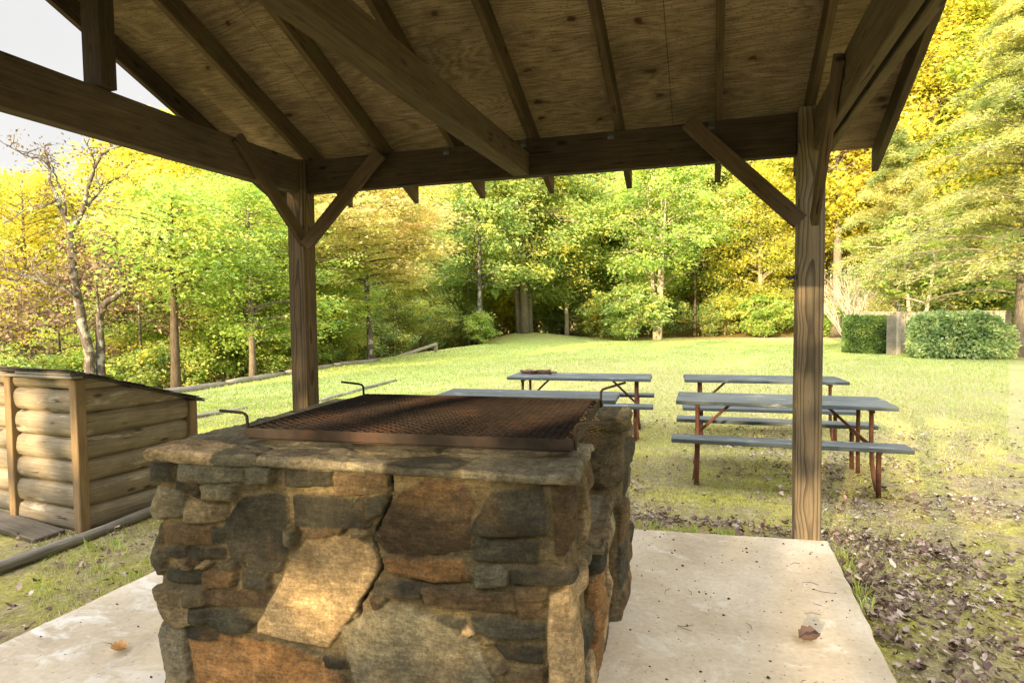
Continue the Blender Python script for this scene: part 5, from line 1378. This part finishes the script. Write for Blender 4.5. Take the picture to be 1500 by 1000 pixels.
# ------------------------------------------------------------------ grass, leaf litter, debris
rgl = np.random.default_rng(8)
def visible_xy(n_, d0, d1, az0=-56, az1=21, pw=1.0):
    az = np.radians(rgl.uniform(az0, az1, n_)); d = d0 + (d1 - d0) * rgl.uniform(0, 1, n_) ** pw
    return d * np.sin(az), d * np.cos(az)
def on_slab(x, y, m=.03): return (x > -2.97 - m) & (x < .685 + m) & (y < 3.86 + (x + 2.97) * .09 + m + .02) & (y > .6)
def clear(x, y): return ~on_slab(x, y) & ~((x > -6.3) & (x < -4.3) & (y > 3.3) & (y < 4.7))
# grass blades
def blades(x, y, h, w, col):
    n_ = len(x); z = th(x, y) - .005; a_ = rgl.uniform(0, 6.28, n_); ln = rgl.normal(0, .45, (n_, 2)) * h[:, None]
    dx, dy = np.cos(a_) * w, np.sin(a_) * w
    b0 = np.stack([x - dx, y - dy, z], -1); b1 = np.stack([x + dx, y + dy, z], -1)
    m0 = np.stack([x - dx * .7 + ln[:, 0] * .4, y - dy * .7 + ln[:, 1] * .4, z + h * .6], -1); m1 = np.stack([x + dx * .7 + ln[:, 0] * .4, y + dy * .7 + ln[:, 1] * .4, z + h * .6], -1)
    t0 = np.stack([x + ln[:, 0], y + ln[:, 1], z + h], -1)
    V = np.stack([b0, b1, m1, m0, t0], 1).reshape(-1, 3); k = np.arange(n_)[:, None] * 5
    return V, k + np.array([[0, 1, 2, 3]]), k + np.array([[3, 2, 4]]), col
x1, y1 = visible_xy(170000, 2.2, 13, pw=.8); dens = fbm(x1 * .9, y1 * .9, seed=12, oct=3)
lit = np.exp(-((y1 - 4.55) / .45) ** 2) * (x1 > -.6) + np.exp(-((x1 - 1.35) / .55) ** 2) * (y1 < 4.4) * (x1 > .7)
keep = clear(x1, y1) & (dens + rgl.normal(0, .22, len(x1)) > .02 + .35 * lit - .25 * (y1 > 7.5) - .4 * (x1 < -3))
x1, y1 = x1[keep], y1[keep]
x2, y2 = visible_xy(150000, 9, 34, pw=.8); k2 = (x2 > -11.2) & (y2 < 36); x2, y2 = x2[k2], y2[k2]
# weedy tufts along the slab edges
tx, ty = [], []
for i in range(70):
    e = rgl.integers(3)
    if e == 0: cx, cy = rgl.uniform(.70, .76), rgl.uniform(3.3, 4.2)
    elif e == 1: cx, cy = rgl.uniform(-.5, .75), rgl.uniform(4.2, 4.36)
    else: cx, cy = rgl.uniform(-4.1, -3.02), rgl.uniform(1.9, 3.4)
    k = rgl.integers(4, 14); tx += list(cx + rgl.normal(0, .025, k)); ty += list(cy + rgl.normal(0, .025, k))
tx, ty = np.array(tx), np.array(ty); k3 = clear(tx, ty); tx, ty = tx[k3], ty[k3]
xa = np.concatenate([x1, x2, tx]); ya = np.concatenate([y1, y2, ty])
ha = np.concatenate([rgl.uniform(.012, .042, len(x1)), rgl.uniform(.025, .065, len(x2)), rgl.uniform(.03, .09, len(tx))])
wa = np.concatenate([rgl.uniform(.0018, .004, len(x1)), rgl.uniform(.005, .010, len(x2)), rgl.uniform(.003, .006, len(tx))])
green = np.clip(sstep(10, 24, ya + 5 * fbm(xa * .3, ya * .3, seed=31)) + sstep(-3.5, -6.5, xa), 0, 1)
ta = np.clip(.78 - .42 * green + rgl.normal(0, .16, len(xa)) - .25 * (np.arange(len(xa)) >= len(x1) + len(x2)), 0, 1)
V, Q, T, ta = blades(xa, ya, ha, wa, ta)
gr = link_mesh('grass', np_mesh('grass', V, [Q, T], True, tint=np.concatenate([ta, ta])), M['grass']); tag(gr, 'thin grass growing over the soil and lawn', kind='stuff')

# dead leaves
def litter(n_, sx, sy, hgt=0.0, size=(.012, .050)):
    V = []; F = []; T = []
    z = th(sx, sy)
    for i in range(n_):
        L = rgl.uniform(*size); W = L * rgl.uniform(.4, .7); curl = rgl.uniform(-.5, 1.0); tw = rgl.uniform(-.6, .6); a_ = rgl.uniform(0, 6.28)
        tl, tr_ = rgl.normal(0, .35), rgl.normal(0, .35); ca, sa = math.cos(a_), math.sin(a_); o = len(V)
        z0 = z[i] + .008 + abs(rgl.normal()) * .012 + hgt
        for u in (-1, -.35, .35, 1):
            wd = W * (1.0 if abs(u) < .5 else .35) * (1 + .25 * rgl.normal() * .5)
            for v in (-1, 0, 1):
                lx = u * L / 2; ly = v * wd / 2; lz = curl * (lx * lx) / L * 1.3 + abs(v) * W * .22 * (1 + tw * u) + tl * lx + tr_ * ly
                lx += rgl.normal() * L * .09; ly += rgl.normal() * W * .17; lz += rgl.normal() * L * .06; V.append((sx[i] + lx * ca - ly * sa, sy[i] + lx * sa + ly * ca, max(z0 + lz, z[i] + .003)))
        for p in range(3):
            for q in range(2):
                k = o + p * 3 + q; F.append((k, k + 3, k + 4, k + 1)); T.append(0)
        tv = rgl.beta(1.2, 1.4); T[-6:] = [float(np.clip(tv, 0, 1))] * 6
    return np.array(V), np.array(F), T
xs, ys = [], []
def add_lit(n_, fx, fy): xs.append(fx(n_)); ys.append(fy(n_))
add_lit(1500, lambda n: rgl.normal(1.5, .7, n), lambda n: rgl.uniform(1.4, 4.4, n))
add_lit(800, lambda n: .72 + np.abs(rgl.normal(0, .22, n)), lambda n: rgl.uniform(1.4, 4.0, n))
add_lit(900, lambda n: rgl.uniform(-.6, 1.6, n), lambda n: rgl.normal(4.62, .17, n))
add_lit(900, lambda n: rgl.normal(1.6, .7, n), lambda n: rgl.uniform(4.6, 7.5, n))
add_lit(3600, lambda n: rgl.uniform(-1.2, 5.0, n), lambda n: rgl.uniform(4.8, 9.5, n))
add_lit(700, lambda n: rgl.uniform(-6.5, -3.0, n), lambda n: rgl.uniform(1.8, 4.6, n))
add_lit(500, lambda n: rgl.uniform(-3.5, 5.5, n), lambda n: rgl.uniform(8, 14, n))
add_lit(2600, lambda n: rgl.uniform(.7, 3.9, n), lambda n: rgl.uniform(1.4, 5.2, n))
xs = np.concatenate(xs); ys = np.concatenate(ys)
cl_ = fbm(xs * 1.4, ys * 1.4, seed=44, oct=3) + rgl.normal(0, .25, len(xs)); ok = clear(xs, ys) & ((cl_ > -.05) | (xs < 1.6) & (ys < 4.9) & (cl_ > -.4)); xs, ys = xs[ok], ys[ok]
V, F, T = litter(len(xs), xs, ys)
lf = link_mesh('fallen_leaves', np_mesh('fallen_leaves', V, F, True, tint=T), M['litter']); tag(lf, 'curled brown and purplish dead leaves scattered beside the concrete floor', kind='stuff')

# crumbs of leaf, bark and gravel between the leaves
cx_, cy_ = visible_xy(170000, 2.2, 12, pw=.75); ck = clear(cx_, cy_) & (fbm(cx_ * 1.1, cy_ * 1.1, seed=61, oct=3) + rgl.normal(0, .35, len(cx_)) > -.05); cx_, cy_ = cx_[ck], cy_[ck]
V, F = leaf_quads(np.stack([cx_, cy_, th(cx_, cy_) + .004], -1), .014, rgl, .9, .75)
lb = link_mesh('leaf_crumbs', np_mesh('leaf_crumbs', V, F, False, tint=rgl.beta(1.1, 1.1, len(F))), M['litter']); tag(lb, 'crumbs of bark and broken leaves strewn over the bare soil', kind='stuff')
# single leaves lying on the concrete
def one_leaf(name, x, y, L, cup, tint, label, rz):
    V = []; F = []; n_ = 9; m_ = 7
    for i in range(n_):
        u = -1 + 2 * i / (n_ - 1); wd = L * .34 * (1 - u * u) ** .6 * (1 + .12 * math.sin(i * 2.3)) + .002
        for j in range(m_):
            v = -1 + 2 * j / (m_ - 1); V.append((u * L / 2, v * wd, .004 + cup * (v * v * wd * 1.6 + u * u * L * .22 + .005 * abs(math.sin(i * 1.7 + j)))))
    for i in range(n_ - 1):
        for j in range(m_ - 1): k = i * m_ + j; F.append((k, k + m_, k + m_ + 1, k + 1))
    me = np_mesh(name, np.array(V), np.array(F), True, tint=[tint] * len(F))
    o = link_mesh(name, me, M['litter'], None, (x, y, .002), (0, 0, rz)); tag(o, label, 'leaf')
one_leaf('dead_leaf', .41, 2.87, .10, .8, .15, 'curled brown leaf standing on the right part of the concrete floor', .5)
one_leaf('dead_leaf', -2.39, 1.95, .07, .7, 1.0, 'small orange leaf on the concrete floor left of the grill', .2)
# specks and twigs on the concrete
bits = Acc(); rb = random.Random(6); V = []; F = []
for i in range(270):
    x = rb.uniform(-.45, .66) if rb.random() < .8 else rb.uniform(-2.9, -2.0); y = rb.uniform(1.8, 4.1)
    if not on_slab(np.array([x]), np.array([y]), -.03)[0]: continue
    if -2.0 < x < -.36 and 1.6 < y < 3.15: continue
    s_ = rb.choice((.0018, .0025, .0035, .006)) * rb.uniform(.8, 1.2)
    bits.tube([(x - s_, y, s_ * .35), (x - s_ * .3, y + rb.uniform(-s_, s_) * .4, s_ * .7), (x + s_, y + rb.uniform(-s_, s_) * .5, s_ * .4)], [s_ * .35, s_ * rb.uniform(.5, .8), s_ * .3], 5)
for i in range(16):
    x, y = (rb.uniform(-.3, .6), rb.uniform(2.2, 4.0)) if i > 2 else (rb.uniform(-2.9, -2.4), rb.uniform(1.9, 2.6)); a_ = rb.uniform(0, 6.28); l = rb.uniform(.03, .11)
    bits.tube([(x, y, .004), (x + math.cos(a_) * l * .5, y + math.sin(a_) * l * .5, .007), (x + math.cos(a_ + .3) * l, y + math.sin(a_ + .3) * l, .004)], [.0009, .0012, .0006], 4)
me = bits.mesh('debris'); at = me.attributes.new('tint', 'FLOAT', 'FACE'); at.data.foreach_set('value', np.random.default_rng(1).uniform(0, 1, len(me.polygons)).astype(np.float32))
o = link_mesh('debris', me, M['debris']); tag(o, 'dark specks and twigs scattered on the concrete floor', kind='stuff')

# oak twig reaching in from a tree outside the picture on the left
root = empty('oak_tree', (-9.6, 4.4, thz(-9.6, 4.4)), label='oak branch with large green leaves reaching in at the left edge', cat='tree')
a = Acc(); a.tube([(0, 0, -.2), (0.05, 0, 1.2), (.1, .05, 2.4), (.05, .1, 3.1)], [.09, .07, .05, .02], 8)
tipp = []
for k, (az, z0, L) in enumerate(((.9, 2.3, 1.15), (.75, 2.75, 1.0), (2.9, 2.6, .9), (4.2, 2.5, .9))):
    pp = [Vector((.08, .03, z0)) + Vector((math.cos(az), math.sin(az), .35 - .28 * f)) * L * f for f in (0, .35, .7, 1)]
    a.tube(pp, [.03, .02, .012, .005], 5)
    tipp += [tuple(pp[2].lerp(pp[3], q)) for q in (0, .3, .6, .9, 1)]
link_mesh('trunk', a.mesh('trunk'), M['bark'], root)
rgo = np.random.default_rng(15); P = np.repeat(np.array(tipp), 5, 0) + rgo.normal(size=(len(tipp) * 5, 3)) * .14
V, F = leaf_quads(P, .17, rgo, .3, .6); link_mesh('leaves', np_mesh('leaves', V, F, False, tint=rgo.uniform(.3, .9, len(F))), M['leaf_green'], root)
